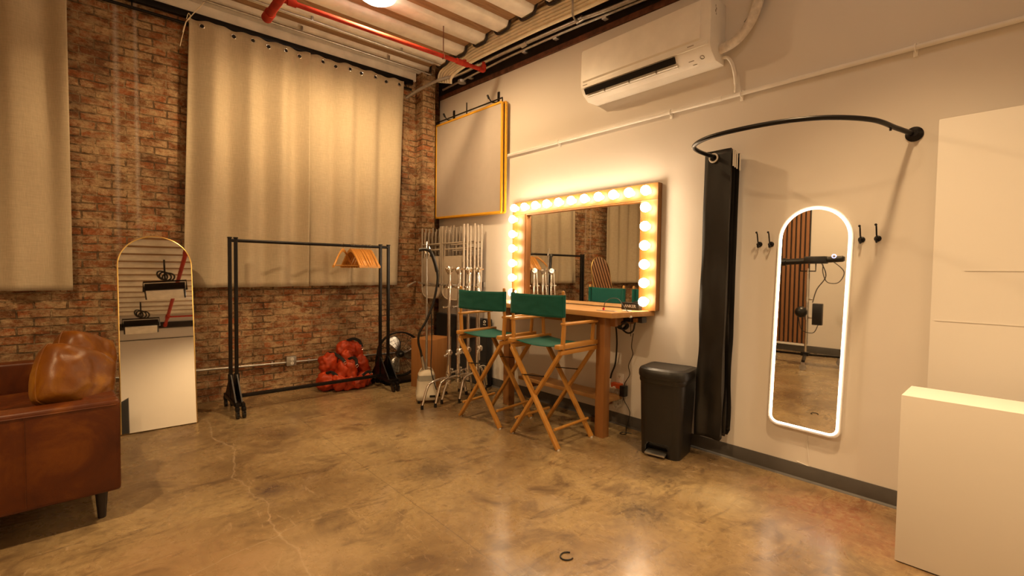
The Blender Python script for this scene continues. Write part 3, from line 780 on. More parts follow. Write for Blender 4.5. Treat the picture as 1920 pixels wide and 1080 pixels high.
# ------------------------------------------------------------------ folded chairs hung on the white wall
def make_fold(label):
    r = thing('folding_chair', label, 'folding chair', (0, 0, 0), 0, 'folded beige metal chairs on the wall')
    # chair lies in the y-z plane, feet up, local x = thickness
    for s in (-1, 1):
        q = MB(); q.tube(spline([(0, s*.215, .88), (0, s*.215, .5), (0, s*.212, .16), (0, s*.19, .05), (0, s*.10, 0), (0, 0, -.004)], 6), .0115, 8); q.build('front_leg', 'chairbeige', r)
        q = MB(); q.cyl((.022, s*.185, .83), (.014, s*.19, .20), .0105, 8); q.build('rear_leg', 'chairbeige', r)
    q = MB(); q.cyl((0, -.21, .67), (0, .21, .67), .008, 8); q.build('crossbar', 'chairbeige', r)
    q = MB(); q.cyl((.02, -.18, .60), (.02, .18, .60), .008, 8); q.build('crossbar', 'chairbeige', r)
    q = MB(); q.prism(rrect(.37, .36, .05), .012, Matrix(((0, 0, 1, -.012), (1, 0, 0, 0), (0, 1, 0, .335), (0, 0, 0, 1))), bev=.004); q.build('seat', 'chairbeige', r)
    q = MB(); q.prism(rrect(.39, .15, .065), .008, Matrix(((0, 0, 1, -.006), (1, 0, 0, 0), (0, 1, 0, .075), (0, 0, 0, 1))), bev=.003); q.build('backrest', 'chairbeige', r)
    return r
f0 = make_fold('')
for k, (yc, pos, z) in enumerate(((5.17, 'left', 1.015), (4.69, 'right', 1.015))):
    for i in range(6):
        o = f0 if (k == 0 and i == 0) else copy_tree(f0)
        o.location = (3.20+i*.052, yc, z+random.uniform(-.012, .012)+(.02 if i % 2 else 0)); o.rotation_euler = (R(random.uniform(-.6, .6)), 0, R(random.uniform(-1.5, 1.5)))
        o['label'] = ('folded beige metal chair, outermost of the %s wall stack' % pos if i == 0 else 'folded beige metal chair hung behind others in the %s wall stack' % pos)
    t = thing('chair_rack', 'grey wall bracket holding the %s stack of folded chairs' % pos, 'rack', (XW, yc, 1.2))
    q = MB(); q.box((XW-.012, yc, 1.2), (.024, .40, .06), bev=.004); q.build('plate', 'steel', t, world=True)
    for s in (-.13, .13):
        q = MB(); q.tube(spline([(XW-.02, yc+s, 1.2), (3.3, yc+s, 1.19), (3.12, yc+s, 1.195), (3.10, yc+s, 1.215)], 4), .009, 8); q.build('arm', 'steel', t, world=True)
q = MB(); q.cyl((3.03, 5.44, 1.165), (3.20, 5.56, 1.205), .014, 12); q.cyl((3.02, 5.435, 1.163), (3.045, 5.45, 1.169), .017, 12)
tag(q.build('wall_peg', 'chairbeige'), 'beige round peg sticking out of the brick beside the folded chairs', 'peg')

# black flat case behind the stands
t = thing('flat_case', 'large flat black case standing against the white wall behind the stands', 'case', (3.47, 4.86, 0))
q = MB(); q.box((3.475, 4.87, .40), (.085, 1.10, .80), bev=.02, seg=3); q.build('shell', 'blackfabric', t, world=True)
q = MB(); q.box((3.43, 4.36, .765), (.006, .075, .075), bev=.002); lb = q.build('luggage_tag', 'blackplastic', t, world=True)
q = MB(); q.torus((3.426, 4.36, .768), .016, .0045, (1, 0, 0), 16, 6, (1.2, .8)); q.box((3.426, 4.36, .735), (.003, .05, .01)); q.build('buckle', 'paper', lb, world=True)
q = MB(); q.tube(spline([(3.432, 4.75, .62), (3.41, 4.78, .60), (3.41, 4.92, .60), (3.432, 4.95, .62)], 5), .012, 8); q.build('handle', 'blackplastic', t, world=True)

# ------------------------------------------------------------------ yellow edged scrim frames hung near the corner
def scrim(label, x, y0, y1, z0l, z0r, z1l, z1r, rod):
    t = thing('diffusion_frame', label, 'diffusion frame', (x, (y0+y1)/2, z0l), 0, 'yellow edged frames on the wall')
    A, B_, C_, D_ = Vector((x, y1, z1l)), Vector((x, y0, z1r)), Vector((x, y0, z0r)), Vector((x, y1, z0l))
    for p, q_ in ((A, B_), (B_, C_), (C_, D_), (D_, A)):
        q = MB(); q.bar(p, q_, .024, .02, up=(1, 0, 0), bev=.003); q.build('edge', 'yellow', t, world=True)
    q = MB(); q.prism([(v.y, v.z) for v in (A, B_, C_, D_)], .004, Matrix(((0, 0, 1, x-.002), (1, 0, 0, 0), (0, 1, 0, 0), (0, 0, 0, 1))))
    q.build('cloth', 'scrim', t, world=True)
    if rod:
        q = MB(); o = Vector((0, 0, .045))
        q.tube([A, A+o, (A+B_)/2+o, B_+o, B_], .0085, 8); q.cyl((A+B_)/2, (A+B_)/2+Vector((0, 0, .15)), .008, 10); q.build('rod', 'blackmetal', t, world=True)
    return t
scrim('yellow edged white scrim frame in front, hung high beside the brick corner', 3.45, 4.11, 5.46, 2.06, 2.03, 3.27, 3.25, True)
scrim('second yellow edged frame just behind the front one near the corner', 3.487, 4.085, 5.44, 2.055, 2.025, 3.268, 3.25, False)
for i, (y, z) in enumerate(((5.17, 3.29), (4.27, 3.285))):
    q = MB(); q.box((XW-.008, y, z+.06), (.016, .03, .15), bev=.003); q.tube(spline([(XW-.012, y, z+.02), (3.46, y, z-.0), (3.42, y, z+.0), (3.40, y+.03, z+.05)], 4), .0075, 8); q.cyl((3.405, y+.025, z+.035), (3.395, y+.04, z+.075), .012, 10)
    tag(q.build('wall_hook', 'blackmetal'), 'black metal hook holding the %s end of the yellow frames' % ('far left' if i == 0 else 'near right'), 'hook')

# ------------------------------------------------------------------ vanity mirror with bulbs
t = thing('vanity_mirror', 'large wooden vanity mirror ringed with round glowing bulbs above the table', 'mirror', (3.5, 3.04, 1.05))
XF = 3.47
def board(y0, y1, z0, z1, mat):
    q = MB(); q.box(((XF+XW-.004)/2, (y0+y1)/2, (z0+z1)/2), (XW-.004-XF, abs(y1-y0), z1-z0), bev=.002); return q.build('board', mat, t, world=True)
board(2.145, 3.935, 1.975, 2.108, 'gold_wood_y'); board(2.145, 2.30, 1.052, 1.973, 'gold_wood'); board(3.735, 3.935, 1.052, 1.973, 'gold_wood')
q = MB(); q.box((3.517, 3.02, 1.52), (.012, 1.42, .92)); q.build('mirror_glass', 'mirror', t, world=True)
q = MB(); q.box((3.502, 3.728, 1.512), (.05, .014, .92), bev=.002); q.box((3.502, 2.307, 1.512), (.05, .012, .92), bev=.002); q.box((3.5, 3.018, 1.969), (.05, 1.43, .01), bev=.002); q.build('inner_trim', 'leg_wood', t, world=True)
bp = [(3.845-i*.1622, 2.043) for i in range(11)] + [(2.222, z) for z in (1.905, 1.750, 1.592, 1.436, 1.283, 1.128)] + [(3.868, z) for z in (1.925, 1.765, 1.612, 1.452, 1.296, 1.135)]
bulb0 = None
for y, z in bp:
    if bulb0 is None:
        rot = Matrix.Translation((XF, y, z)) @ Matrix.Rotation(R(-90), 4, 'Y')
        q = MB(); q.lathe([(0, 0), (.024, 0), (.022, .012), (.017, .022), (0, .022)], 18, rot); s0 = q.build('socket', 'white', t, world=True)
        q = MB(); q.lathe([(0, .016), (.016, .016), (.021, .026), (.034, .04), (.0405, .056), (.0405, .066), (.035, .082), (.022, .094), (0, .098)], 20, rot)
        bulb0 = q.build('bulb', 'bulb', t, world=True); b0 = (y, z)
    else:
        for src in (s0, bulb0):
            c = src.copy(); COL.objects.link(c); c.location = (0, y-b0[0], z-b0[1])
# ------------------------------------------------------------------ vanity table
t = thing('vanity_table', 'long wooden bar height vanity table below the lit mirror', 'table', (3.28, 3.06, 0))
q = MB(); q.prism([(3.525, 2.185), (3.018, 2.245), (3.05, 3.96), (3.525, 3.96)], .042, Matrix.Translation((0, 0, 1.008)), bev=.003); q.build('tabletop', 'table_wood', t, world=True)
q = MB(); q.box((3.21, 3.05, .965), (.035, 1.42, .085), bev=.003); q.box((3.36, 2.40, .965), (.33, .035, .085), bev=.003); q.box((3.36, 3.66, .965), (.33, .035, .085), bev=.003); q.build('apron', 'leg_wood', t, world=True)
q = MB(); q.box((3.162, 2.432, .504), (.082, .085, 1.008), bev=.004); q.build('leg', 'leg_wood', t, world=True)
q = MB(); q.box((3.19, 3.645, .504), (.082, .085, 1.008), bev=.004); q.build('leg', 'leg_wood', t, world=True)
q = MB(); q.box((3.40, 3.05, .265), (.20, 1.15, .035), bev=.006); q.build('footrest', 'table_wood', t, world=True)
for y in (2.6, 3.5):
    q = MB(); q.box((3.42, y, .215), (.20, .03, .07), bev=.003); q.build('bracket', 'leg_wood', t, world=True)

# small things on the table
t = thing('charging_box', 'small dark charging box with grey lettering on the right end of the table', 'box', (3.41, 2.345, 1.05))
q = MB(); q.box((3.425, 2.345, 1.082), (.045, .175, .062), bev=.004); q.build('body', 'blackplastic', t, world=True)
def text(body, size, parent, mat, M4, ext=.0006, name='lettering', align='CENTER'):
    cu = bpy.data.curves.new('lettering', 'FONT'); cu.body = body; cu.size = size; cu.extrude = ext; cu.align_x = align; cu.align_y = 'CENTER'; cu.resolution_u = 3
    o = bpy.data.objects.new('tmp', cu); COL.objects.link(o)
    dg = bpy.context.evaluated_depsgraph_get(); me = bpy.data.meshes.new_from_object(o.evaluated_get(dg))
    bpy.data.objects.remove(o); me.transform(M4)
    off = Vector(); p = parent
    while p: off += p.location; p = p.parent
    me.transform(Matrix.Translation(-off)); me.materials.clear(); me.materials.append(M[mat])
    o = bpy.data.objects.new(name, me); COL.objects.link(o); o.parent = parent; return o
# local x -> -y (reads left to right from the room), local y -> +z, local z -> -x
def facing(x, y, z): return Matrix(((0, 0, -1, x), (-1, 0, 0, y), (0, 1, 0, z), (0, 0, 0, 1)))
text('ANKER', .036, t, 'mark', facing(3.4018, 2.345, 1.082))
t = thing('charging_cable', 'thin black charging cable with red plug arched over the table edge', 'cable', (3.25, 2.4, 1.05))
q = MB(); q.tube(spline([(3.19, 2.455, 1.065), (3.20, 2.45, 1.115), (3.24, 2.42, 1.15), (3.27, 2.37, 1.145), (3.27, 2.325, 1.10), (3.255, 2.29, 1.075), (3.24, 2.26, 1.058), (3.235, 2.225, 1.03), (3.24, 2.222, .96), (3.27, 2.24, .85)], 5), .003, 6); q.build('lead', 'blackplastic', t, world=True)
q = MB(); q.box((3.19, 2.456, 1.0615), (.014, .016, .022), bev=.003); q.build('plug', 'red_plastic', t, world=True)
q = MB(); q.box((3.235, 2.223, 1.012), (.024, .02, .016), bev=.005); q.build('clip', 'white', t, world=True)
q = MB(); q.box((3.27, 2.285, 1.054), (.05, .07, .008), (0, 0, .2), bev=.003); tag(q.build('card_reader', 'white'), 'small white flat gadget lying by the dark charging box', 'gadget')
q = MB(); q.box((3.16, 2.40, 1.0515), (.05, .17, .003), (0, 0, .1), bev=.001); tag(q.build('charging_pad', 'steel'), 'thin grey plate flat on the table under the red plug', 'plate')

# cables, power strip and outlet below the table
t = thing('power_strip', 'dark power strip fixed under the right end of the table', 'power strip', (3.40, 2.33, .96))
q = MB(); q.box((3.40, 2.30, .978), (.07, .20, .05), bev=.006); q.build('body', 'blackplastic', t, world=True)
q = MB(); q.box((3.36, 2.255, .975), (.03, .035, .035), bev=.004); q.build('plug', 'leg_wood', t, world=True)
q = MB()
for k in range(3): q.torus((3.36, 2.40-.018*k, .925-.006*k), .045-.004*k, .0065, (.35, 1, .15*k), 24, 8, (1, .8))
q.tube(spline([(3.36, 2.42, .95), (3.37, 2.40, .89), (3.37, 2.34, .858), (3.37, 2.29, .88), (3.36, 2.265, .94), (3.36, 2.257, .97)], 6), .0075, 8); q.build('coiled_cord', 'blackplastic', t, world=True)
q = MB(); q.tube(spline([(3.37, 2.47, .95), (3.42, 2.49, .84), (3.47, 2.52, .72), (3.50, 2.555, .55), (3.50, 2.59, .46), (3.49, 2.60, .40)], 6), .0075, 8)
tag(q.build('extension_cord', 'blackplastic'), 'thick black cord dropping from the table to the wall outlet', 'cord')
q = MB(); q.tube(spline([(3.49, 2.60, .41), (3.48, 2.60, .365), (3.475, 2.575, .335), (3.475, 2.545, .34)], 6), .009, 8); q.cyl((3.475, 2.55, .34), (3.475, 2.525, .345), .013, 10)
tag(q.build('plug_lead', 'white'), 'white plug end of the cord at the orange adapter', 'plug')
q = MB(); q.tube(spline([(3.37, 2.285, .86), (3.43, 2.34, .74), (3.48, 2.36, .66), (3.48, 2.40, .56), (3.50, 2.40, .48), (3.50, 2.445, .40), (3.50, 2.455, .36)], 6), .0035, 6)
q.tube(spline([(3.49, 2.45, .30), (3.50, 2.46, .25), (3.50, 2.40, .17), (3.49, 2.385, .12), (3.46, 2.39, .03), (3.42, 2.37, .006), (3.36, 2.33, .006), (3.33, 2.34, .006), (3.33, 2.37, .006), (3.37, 2.37, .006), (3.40, 2.30, .006)], 6), .0035, 6)
tag(q.build('adapter_cord', 'blackplastic'), 'thin black cord wandering down the wall to the floor by the bin', 'cord')
t = thing('wall_outlet', 'white wall outlet under the vanity table behind the orange adapter', 'outlet', (XW, 2.525, .405))
q = MB(); q.box((XW-.004, 2.525, .405), (.008, .075, .118), bev=.003); q.build('plate', 'white', t, world=True)
for dz in (.028, -.028):
    q = MB(); q.cyl((XW-.006, 2.525, .405+dz), (XW-.011, 2.525, .405+dz), .016, 16); s_ = q.build('socket', 'white', t, world=True)
    q = MB()
    for dy in (-.006, .006): q.box((XW-.0115, 2.525+dy, .408+dz), (.002, .0025, .009))
    q.box((XW-.0115, 2.525, .396+dz), (.002, .004, .004)); q.build('slot', 'blackplastic', s_, world=True)
q = MB(); q.box((3.495, 2.528, .36), (.05, .10, .044), bev=.006); tag(q.build('outlet_adapter', 'orange'), 'orange plug adapter in the wall outlet below the table', 'adapter')
q = MB(); q.box((3.488, 2.452, .325), (.055, .05, .095), bev=.006); tag(q.build('wall_charger', 'blackplastic'), 'black square wall charger beside the orange adapter', 'charger')
q = MB(); random.seed(3)
for k in range(7):
    c = Vector((3.50+random.uniform(-.015, .015), 2.515+random.uniform(-.018, .018), .225+random.uniform(-.03, .03)))
    q.tube(spline([c+Vector((random.uniform(-.014, .014), .026*math.cos(a), .05*math.sin(a))) for a in [2*PI*i/8 for i in range(8)]], 4, True), .003, 6, closed=True)
q.tube(spline([(3.50, 2.515, .27), (3.505, 2.50, .31), (3.50, 2.47, .33)], 4), .003, 6); q.tube(spline([(3.50, 2.515, .18), (3.51, 2.54, .14), (3.51, 2.55, .12)], 4), .0025, 6)
tag(q.build('cable_bundle', 'paper'), 'tangled bundle of pale wires hanging below the orange adapter', 'cable bundle')
q = MB(); q.tube(spline([(3.51, 2.56, .33), (3.515, 2.59, .26), (3.515, 2.585, .18), (3.51, 2.555, .14)], 5), .0045, 6); tag(q.build('loose_cord', 'white'), 'loose white cord looping down the wall left of the wire bundle', 'cord')

# ------------------------------------------------------------------ director chairs
def make_dchair():
    r = thing('director_chair', '', 'chair', (0, 0, 0), 0, 'tall director chairs at the vanity table')
    bx, fx_ = -.215, .215; W = .262; zs = .775
    for x in (bx, fx_):
        for s in (-1, 1):
            q = MB(); o = .013 if s > 0 else -.013
            q.bar((x+o, s*W, .008), (x+o, -s*(W-.012), zs-.035), .024, .042, up=(1, 0, 0), bev=.004); lg = q.build('leg', 'chair_wood', r)
            q = MB(); q.cyl((x+o, s*(W-.002), 0), (x+o, s*(W-.002), .012), .012, 12); q.build('glide', 'white', lg)
        q = MB(); q.bar((x-.028, -.115, .548), (x-.028, .115, .53), .006, .016, up=(1, 0, 0)); q.cyl((x-.03, -.1, .546), (x, -.1, .546), .004, 8); q.cyl((x-.03, .1, .532), (x, .1, .532), .004, 8); q.build('brace', 'blackmetal', r)
    for s in (-1, 1):
        q = MB(); q.cyl((bx, s*(W-.05), .145), (fx_, s*(W-.05), .145), .0115, 12); q.build('stretcher', 'chair_wood_x', r)
        q = MB(); q.box((0, s*(W-.01), zs+.018), (.50, .052, .034), bev=.006); q.build('seat_rail', 'chair_wood_x', r)
        q = MB(); q.box((.01, s*(W-.006), zs-.028), (.47, .036, .034), bev=.005); q.build('lower_rail', 'chair_wood_x', r)
        q = MB(); q.bar((bx+.02, s*(W-.0), zs-.01), (bx+.02, s*(W+.012), .975), .032, .028, up=(1, 0, 0), bev=.011, seg=3); q.build('back_post', 'chair_wood', r)
        q = MB(); q.cyl((bx+.018, s*(W+.010), .96), (bx+.012, s*(W+.006), 1.212), .0125, 14); q.ball((bx+.012, s*(W+.006), 1.21), .0125, 12); q.build('back_stick', 'chair_wood', r)
        q = MB(); q.bar((fx_-.03, s*(W-.0), zs+.02), (fx_-.03, s*(W+.012), .955), .028, .024, up=(1, 0, 0), bev=.009, seg=3); q.build('front_post', 'chair_wood', r)
        q = MB(); q.box((.005, s*(W+.012), .968), (.435, .05, .02), bev=.008, seg=3); q.build('armrest', 'chair_wood_x', r)
    q = MB()
    def seat(u, v):
        a = v*2-1
        return Vector((-.205+.41*u, a*(W-.035), zs+.022-.020*(1-a*a)-.004*math.sin(PI*u)))
    q.grid(seat, 10, 20); c = q.build('seat', 'teal', r, angle=80); m = c.modifiers.new('thickness', 'SOLIDIFY'); m.thickness = .004
    q = MB()
    def back(u, v):
        a = u*2-1
        return Vector((bx-.004-.012*(1-a*a)*(.4+.6*v)+.004*noise.noise(Vector((a*3, v*4, 0))), a*(W+.022), 1.018+.172*v-.006*(1-a*a)))
    q.grid(back, 28, 10)
    c = q.build('backrest', 'teal', r, angle=80); m = c.modifiers.new('thickness', 'SOLIDIFY'); m.thickness = .004
    for s in (-1, 1): q = MB(); q.tube([(bx+.014, s*(W+.008), 1.02), (bx+.014, s*(W+.008), 1.19)], .0175, 14); q.build('backrest_sleeve', 'teal', r)
    return r
d0 = make_dchair(); d1 = copy_tree(d0)
d0.location = (2.86, 2.72, 0); d0.rotation_euler = (0, 0, R(3.5)); d0['label'] = 'green canvas director chair nearest the camera, at the right end of the vanity table'
d1.location = (2.81, 3.395, 0); d1.rotation_euler = (0, 0, R(8)); d1['label'] = 'green canvas director chair farther away, beside the chrome light stands'

# ------------------------------------------------------------------ waste bin
t = thing('waste_bin', 'black plastic step-on waste bin standing beside the black curtain', 'bin', (3.265, 1.905, 0), R(11))
def dsec(w, d, z, fr=.085, n=8):
    # rounded towards -x (front), squarer at the back
    out = []
    for cx, cy, r, a0 in ((d/2-.02, w/2-.02, .02, 0), (-d/2+fr, w/2-fr, fr, 90), (-d/2+fr, -w/2+fr, fr, 180), (d/2-.02, -w/2+.02, .02, 270)):
        for i in range(n+1): a = R(a0+90*i/n); out.append(Vector((cx+r*math.cos(a), cy+r*math.sin(a), z)))
    return out
def skin(q, secs):
    rings = [[q.bm.verts.new(p) for p in s] for s in secs]
    for a, c in zip(rings, rings[1:]):
        m_ = len(a)
        for k in range(m_): q.bm.faces.new((a[k], a[(k+1) % m_], c[(k+1) % m_], c[k]))
    q.bm.faces.new(rings[0][::-1]); q.bm.faces.new(rings[-1]); return q
q = MB(); skin(q, [dsec(.295, .275, .0, .05)]+[dsec(.30+.045*i/24, .28+.035*i/24, .012+.563*i/24, .055+.03*i/24) for i in range(25)])
body = q.build('body', 'blackplastic', t, angle=40)
cut = MB(); cut.prism([(-.085, -.02), (-.085, .07), (-.055, .10), (.055, .10), (.085, .07), (.085, -.02)], .09, Matrix(((0, 0, 1, -.17), (1, 0, 0, .02), (0, 1, 0, 0), (0, 0, 0, 1))))
co = cut.build('cut', 'blackplastic', t); bo = body.modifiers.new('b', 'BOOLEAN'); bo.object = co; bo.operation = 'DIFFERENCE'
dg = bpy.context.evaluated_depsgraph_get(); me = bpy.data.meshes.new_from_object(body.evaluated_get(dg)); body.modifiers.clear(); body.data = me; bpy.data.objects.remove(co)
q = MB(); skin(q, [dsec(.35, .32, .545, .095), dsec(.362, .332, .555, .10), dsec(.362, .332, .585, .10)]); q.build('rim', 'blackplastic', t, angle=40)
q = MB(); skin(q, [dsec(.385, .35, .587, .13), dsec(.392, .358, .60, .135), dsec(.390, .356, .630, .135), dsec(.37, .335, .648, .125), dsec(.31, .275, .658, .10), dsec(.29, .255, .653, .095)]); q.build('lid', 'blackplastic', t, angle=30)
q = MB(); q.box((-.14, .02, .03), (.075, .155, .014), (0, R(-10), 0), bev=.006); q.build('pedal', 'steel', t)

# ------------------------------------------------------------------ curved rod, black changing curtain
t = thing('curved_rod', 'black curved curtain rod bowing out from the white wall', 'curtain rod', (XW, 1.1, 2.2))
zr = 2.2
rp = spline([(XW, .545, 2.178), (3.44, .575, 2.185), (3.355, .60, 2.19), (3.139, .66, zr), (2.94, .795, zr), (2.838, .965, zr), (2.806, 1.178, zr), (2.835, 1.404, zr), (2.95, 1.565, zr), (3.13, 1.63, 2.205), (3.385, 1.64, 2.21), (XW, 1.64, 2.215)], 8)
q = MB(); q.tube(rp, .0135, 12); q.build('rod', 'blackmetal', t, world=True)
for y, z in ((.545, 2.178), (1.64, 2.215)):
    q = MB(); q.lathe([(0, 0), (.042, 0), (.042, .006), (.03, .014), (.02, .022), (.02, .034), (0, .034)], 24, Matrix.Translation((XW, y, z)) @ Matrix.Rotation(R(-90), 4, 'Y')); q.build('flange', 'blackmetal', t, world=True)
q = MB(); q.cyl((3.30, .612, 2.18), (3.30, .612, 2.165), .006, 8); q.build('set_screw', 'blackmetal', t, world=True)
t = thing('changing_curtain', 'narrow bunched black curtain hanging from the curved rod above the bin', 'curtain', (3.44, 1.61, .17))
q = MB()
prof = []
NP = 6; ya, yb_ = 1.705, 1.515
for i in range(NP):
    x = 3.375+i*.026; y0, y1 = (ya, yb_) if i % 2 == 0 else (yb_+.006*i, ya-.01*i)
    y0 -= .004*i; y1 -= .004*i
    for k in range(7): prof.append((x+.004*math.sin(k), y0+(y1-y0)*k/6, i, k/6))
nprof = len(prof)
def cf(u, v):
    k = min(int(u*(nprof-1)+.5), nprof-1); x, y, i, f = prof[k]
    fl = (1-v)
    nx = .018*noise.noise(Vector((y*9, v*5.5, i*2.2)))*fl**1.2*2+.012*noise.noise(Vector((y*22, v*9, i)))*fl
    zt = 2.252-.006*i; zb = .165+.012*(i % 2)+.014*i*(f > .5)
    return Vector((x+nx-.012*fl*(1 if i == 0 else .4), y+.018*fl+.01*noise.noise(Vector((i*3., v*4, 7)))*fl, zb+(zt-zb)*v))
q.grid(cf, nprof-1, 60); c = q.build('cloth', 'blackcurtain', t, angle=70, world=True)
so = c.modifiers.new('thickness', 'SOLIDIFY'); so.thickness = .003
q = MB(); q.torus((3.369, 1.64, 2.2), .029, .006, (1, 0, .0), 24, 8); 
g = q.build('grommet', 'white', t, world=True)
for i in range(1, NP, 1):
    if i % 2: continue
for j, (x, y) in enumerate(((3.395, 1.508), (3.412, 1.503), (3.432, 1.498), (3.462, 1.49))):
    q = MB(); q.box((x, y, 2.185-.008*j), (.017, .004, .115), bev=.001); q.build('header_tape', 'paper', t, world=True)

# ------------------------------------------------------------------ LED arched wall mirror
t = thing('wall_mirror', 'arched wall mirror with glowing light strip between the coat hooks', 'mirror', (XW, 1.052, .35))
t.rotation_euler = (R(1.4), 0, 0)
# local: x depth(-), y across, z up ; outline (a,b) -> (y,z)
def am(x0): return Matrix(((0, 0, -1, x0), (1, 0, 0, 0), (0, 1, 0, 0), (0, 0, 0, 1)))
q = MB(); q.prism([(p[0], p[1]-.012) for p in arch(.425, 1.475, .05, 30)], .038, am(-.0), bev=.003); q.build('casing', 'white', t)
q = MB(); q.prism([(p[0], p[1]+.014) for p in arch(.375, 1.425, .04, 30)], .002, am(-.038)); q.build('glass', 'mirror', t)
q = MB(); q.tube([am(-.04) @ Vector((p[0], p[1]+.008, 0)) for p in arch(.39, 1.44, .045, 36)], .0055, 8, closed=True); q.build('light_strip', 'led', t)
q = MB(); q.torus((-.0415, -.118, 1.14), .011, .0022, (1, 0, 0), 20, 6); q.build('touch_button', 'blue_led', t)
q = MB(); q.tube(spline([(-.004, -.02, -.01), (-.004, -.03, -.12), (-.004, -.045, -.235), (-.004, -.035, -.245), (-.004, .03, -.235)], 5), .002, 6); q.build('cord', 'white', t)

# coat hooks
def make_coathook():
    r = thing('coat_hook', '', 'hook', (0, 0, 0), 0, 'black coat hooks by the arched wall mirror')
    q = MB(); q.lathe([(0, 0), (.0185, 0), (.0185, .004), (.012, .009), (0, .01)], 18, Matrix.Rotation(R(-90), 4, 'Y')); q.build('rose', 'blackmetal', r)
    q = MB(); q.tube(spline([(-.006, 0, .0), (-.03, 0, .012), (-.042, 0, .045), (-.05, 0, .07), (-.062, 0, .078)], 5), .0045, 8); q.ball((-.063, 0, .079), .0075, 10); q.build('upper_prong', 'blackmetal', r)
    q = MB(); q.tube(spline([(-.006, 0, -.004), (-.022, 0, -.022), (-.038, 0, -.02), (-.042, 0, -.004)], 5), .0045, 8); q.ball((-.042, 0, -.002), .0065, 10); q.build('lower_prong', 'blackmetal', r)
    return r
k0 = make_coathook()
for i, (y, z, l) in enumerate(((1.368, 1.578, 'outer black coat hook left of the arched mirror, nearest the black curtain'), (1.292, 1.576, 'inner black coat hook just left of the arched mirror'), (.775, 1.587, 'inner black coat hook just right of the arched mirror'), (.695, 1.59, 'outer black coat hook right of the arched mirror, nearest the white panel'))):
    o = k0 if i == 0 else copy_tree(k0); o.location = (XW, y, z); o['label'] = l

# ------------------------------------------------------------------ air conditioner
t = thing('air_conditioner', 'white wall mounted air conditioner high above the vanity mirror', 'air conditioner', (XW, 2.245, 2.9))
AY0, AY1 = 1.655, 2.845
prof = [(XW, 3.345), (3.335, 3.345), (3.312, 3.335), (3.302, 3.315), (3.302, 3.035), (3.302, 3.0), (3.328, 2.955), (3.40, 2.905), (XW, 2.905)]
q = MB(); q.prism(prof, AY1-AY0, Matrix(((1, 0, 0, 0), (0, 0, 1, AY0), (0, 1, 0, 0), (0, 0, 0, 1))), bev=.012); q.build('body', 'white', t, world=True, angle=30)
q = MB(); q.prism([(3.303, 3.325), (3.296, 3.31), (3.294, 3.06), (3.303, 3.045)], AY1-AY0-.10, Matrix(((1, 0, 0, 0), (0, 0, 1, AY0+.075), (0, 1, 0, 0), (0, 0, 0, 1))), bev=.002); q.build('front_panel', 'white', t, world=True, angle=30)
q = MB(); q.box((3.299, (AY0+AY1)/2, 3.012), (.008, AY1-AY0-.03, .03), bev=.003); q.build('lower_trim', 'white', t, world=True)
nrm = Vector((-(2.955-2.905), 0, -(3.40-3.328))).normalized()
def vent(u): return Vector((3.328+(3.40-3.328)*u, 0, 2.955+(2.905-2.955)*u))
q = MB(); q.bar(Vector((3.318, 1.93, 2.972)), Vector((3.318, 2.80, 2.972)), .036, .05, up=(.5, 0, -.85), bev=.004)
vn = q.build('vent', 'blackmetal', t, world=True)
for i, u in enumerate((.25, .45)):
    q = MB(); p = vent(u)+nrm*.010; q.bar(Vector((p.x, 1.925, p.z)), Vector((p.x, 2.80, p.z)), .006, .014, up=(.8, 0, -.5), bev=.002); q.build('louver', 'white', vn, world=True)
for y in (2.1, 2.35, 2.6):
    q = MB(); p = vent(.1)+nrm*.012; q.box((p.x, y, p.z), (.02, .006, .03), bev=.002); q.build('vane', 'greyprint', vn, world=True)
fm = Matrix.Translation((0, 0, 0))
q = MB(); q.box((3.2945, 2.79, 3.022), (.002, .05, .006)); q.box((3.2945, 1.80, 3.022), (.002, .05, .006)); q.build('badge', 'greyprint', t, world=True)
q = MB(); p = vent(.3)+nrm*.002; q.torus((p.x, 1.735, p.z), .014, .003, nrm, 18, 6); q.bar((vent(.35).x, 1.80, vent(.35).z), (vent(.35).x, 1.84, vent(.35).z), .003, .008, up=nrm); q.bar((vent(.75).x, 1.79, vent(.75).z), (vent(.75).x, 1.82, vent(.75).z), .003, .008, up=nrm); q.build('printed_marks', 'greyprint', t, world=True)
q = MB()
for i in range(4): q.box((3.372+.009*(i % 2), AY0-.0005, 3.285-.018*i), (.006+.004*(i % 3), .002, .015))
q.build('side_label', 'greyprint', t, world=True)
q = MB(); q.tube(spline([(3.46, 1.67, 3.005), (3.455, 1.62, 3.005), (3.45, 1.53, 3.03), (3.45, 1.44, 3.12), (3.45, 1.39, 3.25), (3.45, 1.36, 3.42), (3.45, 1.335, 3.62), (3.45, 1.32, 3.85)], 8), .034, 14)
tag(q.build('insulated_pipe', 'insul'), 'thick wrapped pale pipe curving up from the air conditioner', 'pipe')
q = MB(); q.tube(spline([(3.50, 1.66, 2.955), (3.50, 1.62, 2.945), (3.505, 1.585, 2.89), (3.51, 1.565, 2.80), (3.512, 1.56, 2.74)], 6), .012, 10); q.cyl((3.512, 1.56, 2.76), (3.512, 1.558, 2.69), .0095, 10); q.cyl((3.512, 1.558, 2.70), (3.512, 1.558, 2.675), .013, 10)
tag(q.build('drain_hose', 'white'), 'thin white drain hose dropping from the air conditioner to the wall pipe', 'hose')
q = MB(); q.tube(spline([(3.51, 1.50, 3.15), (3.51, 1.40, 3.27), (3.51, 1.34, 3.42), (3.51, 1.31, 3.62), (3.51, 1.295, 3.85)], 6), .016, 10)
tag(q.build('black_line', 'blackplastic'), 'dark line running behind the wrapped air conditioner pipe', 'pipe')

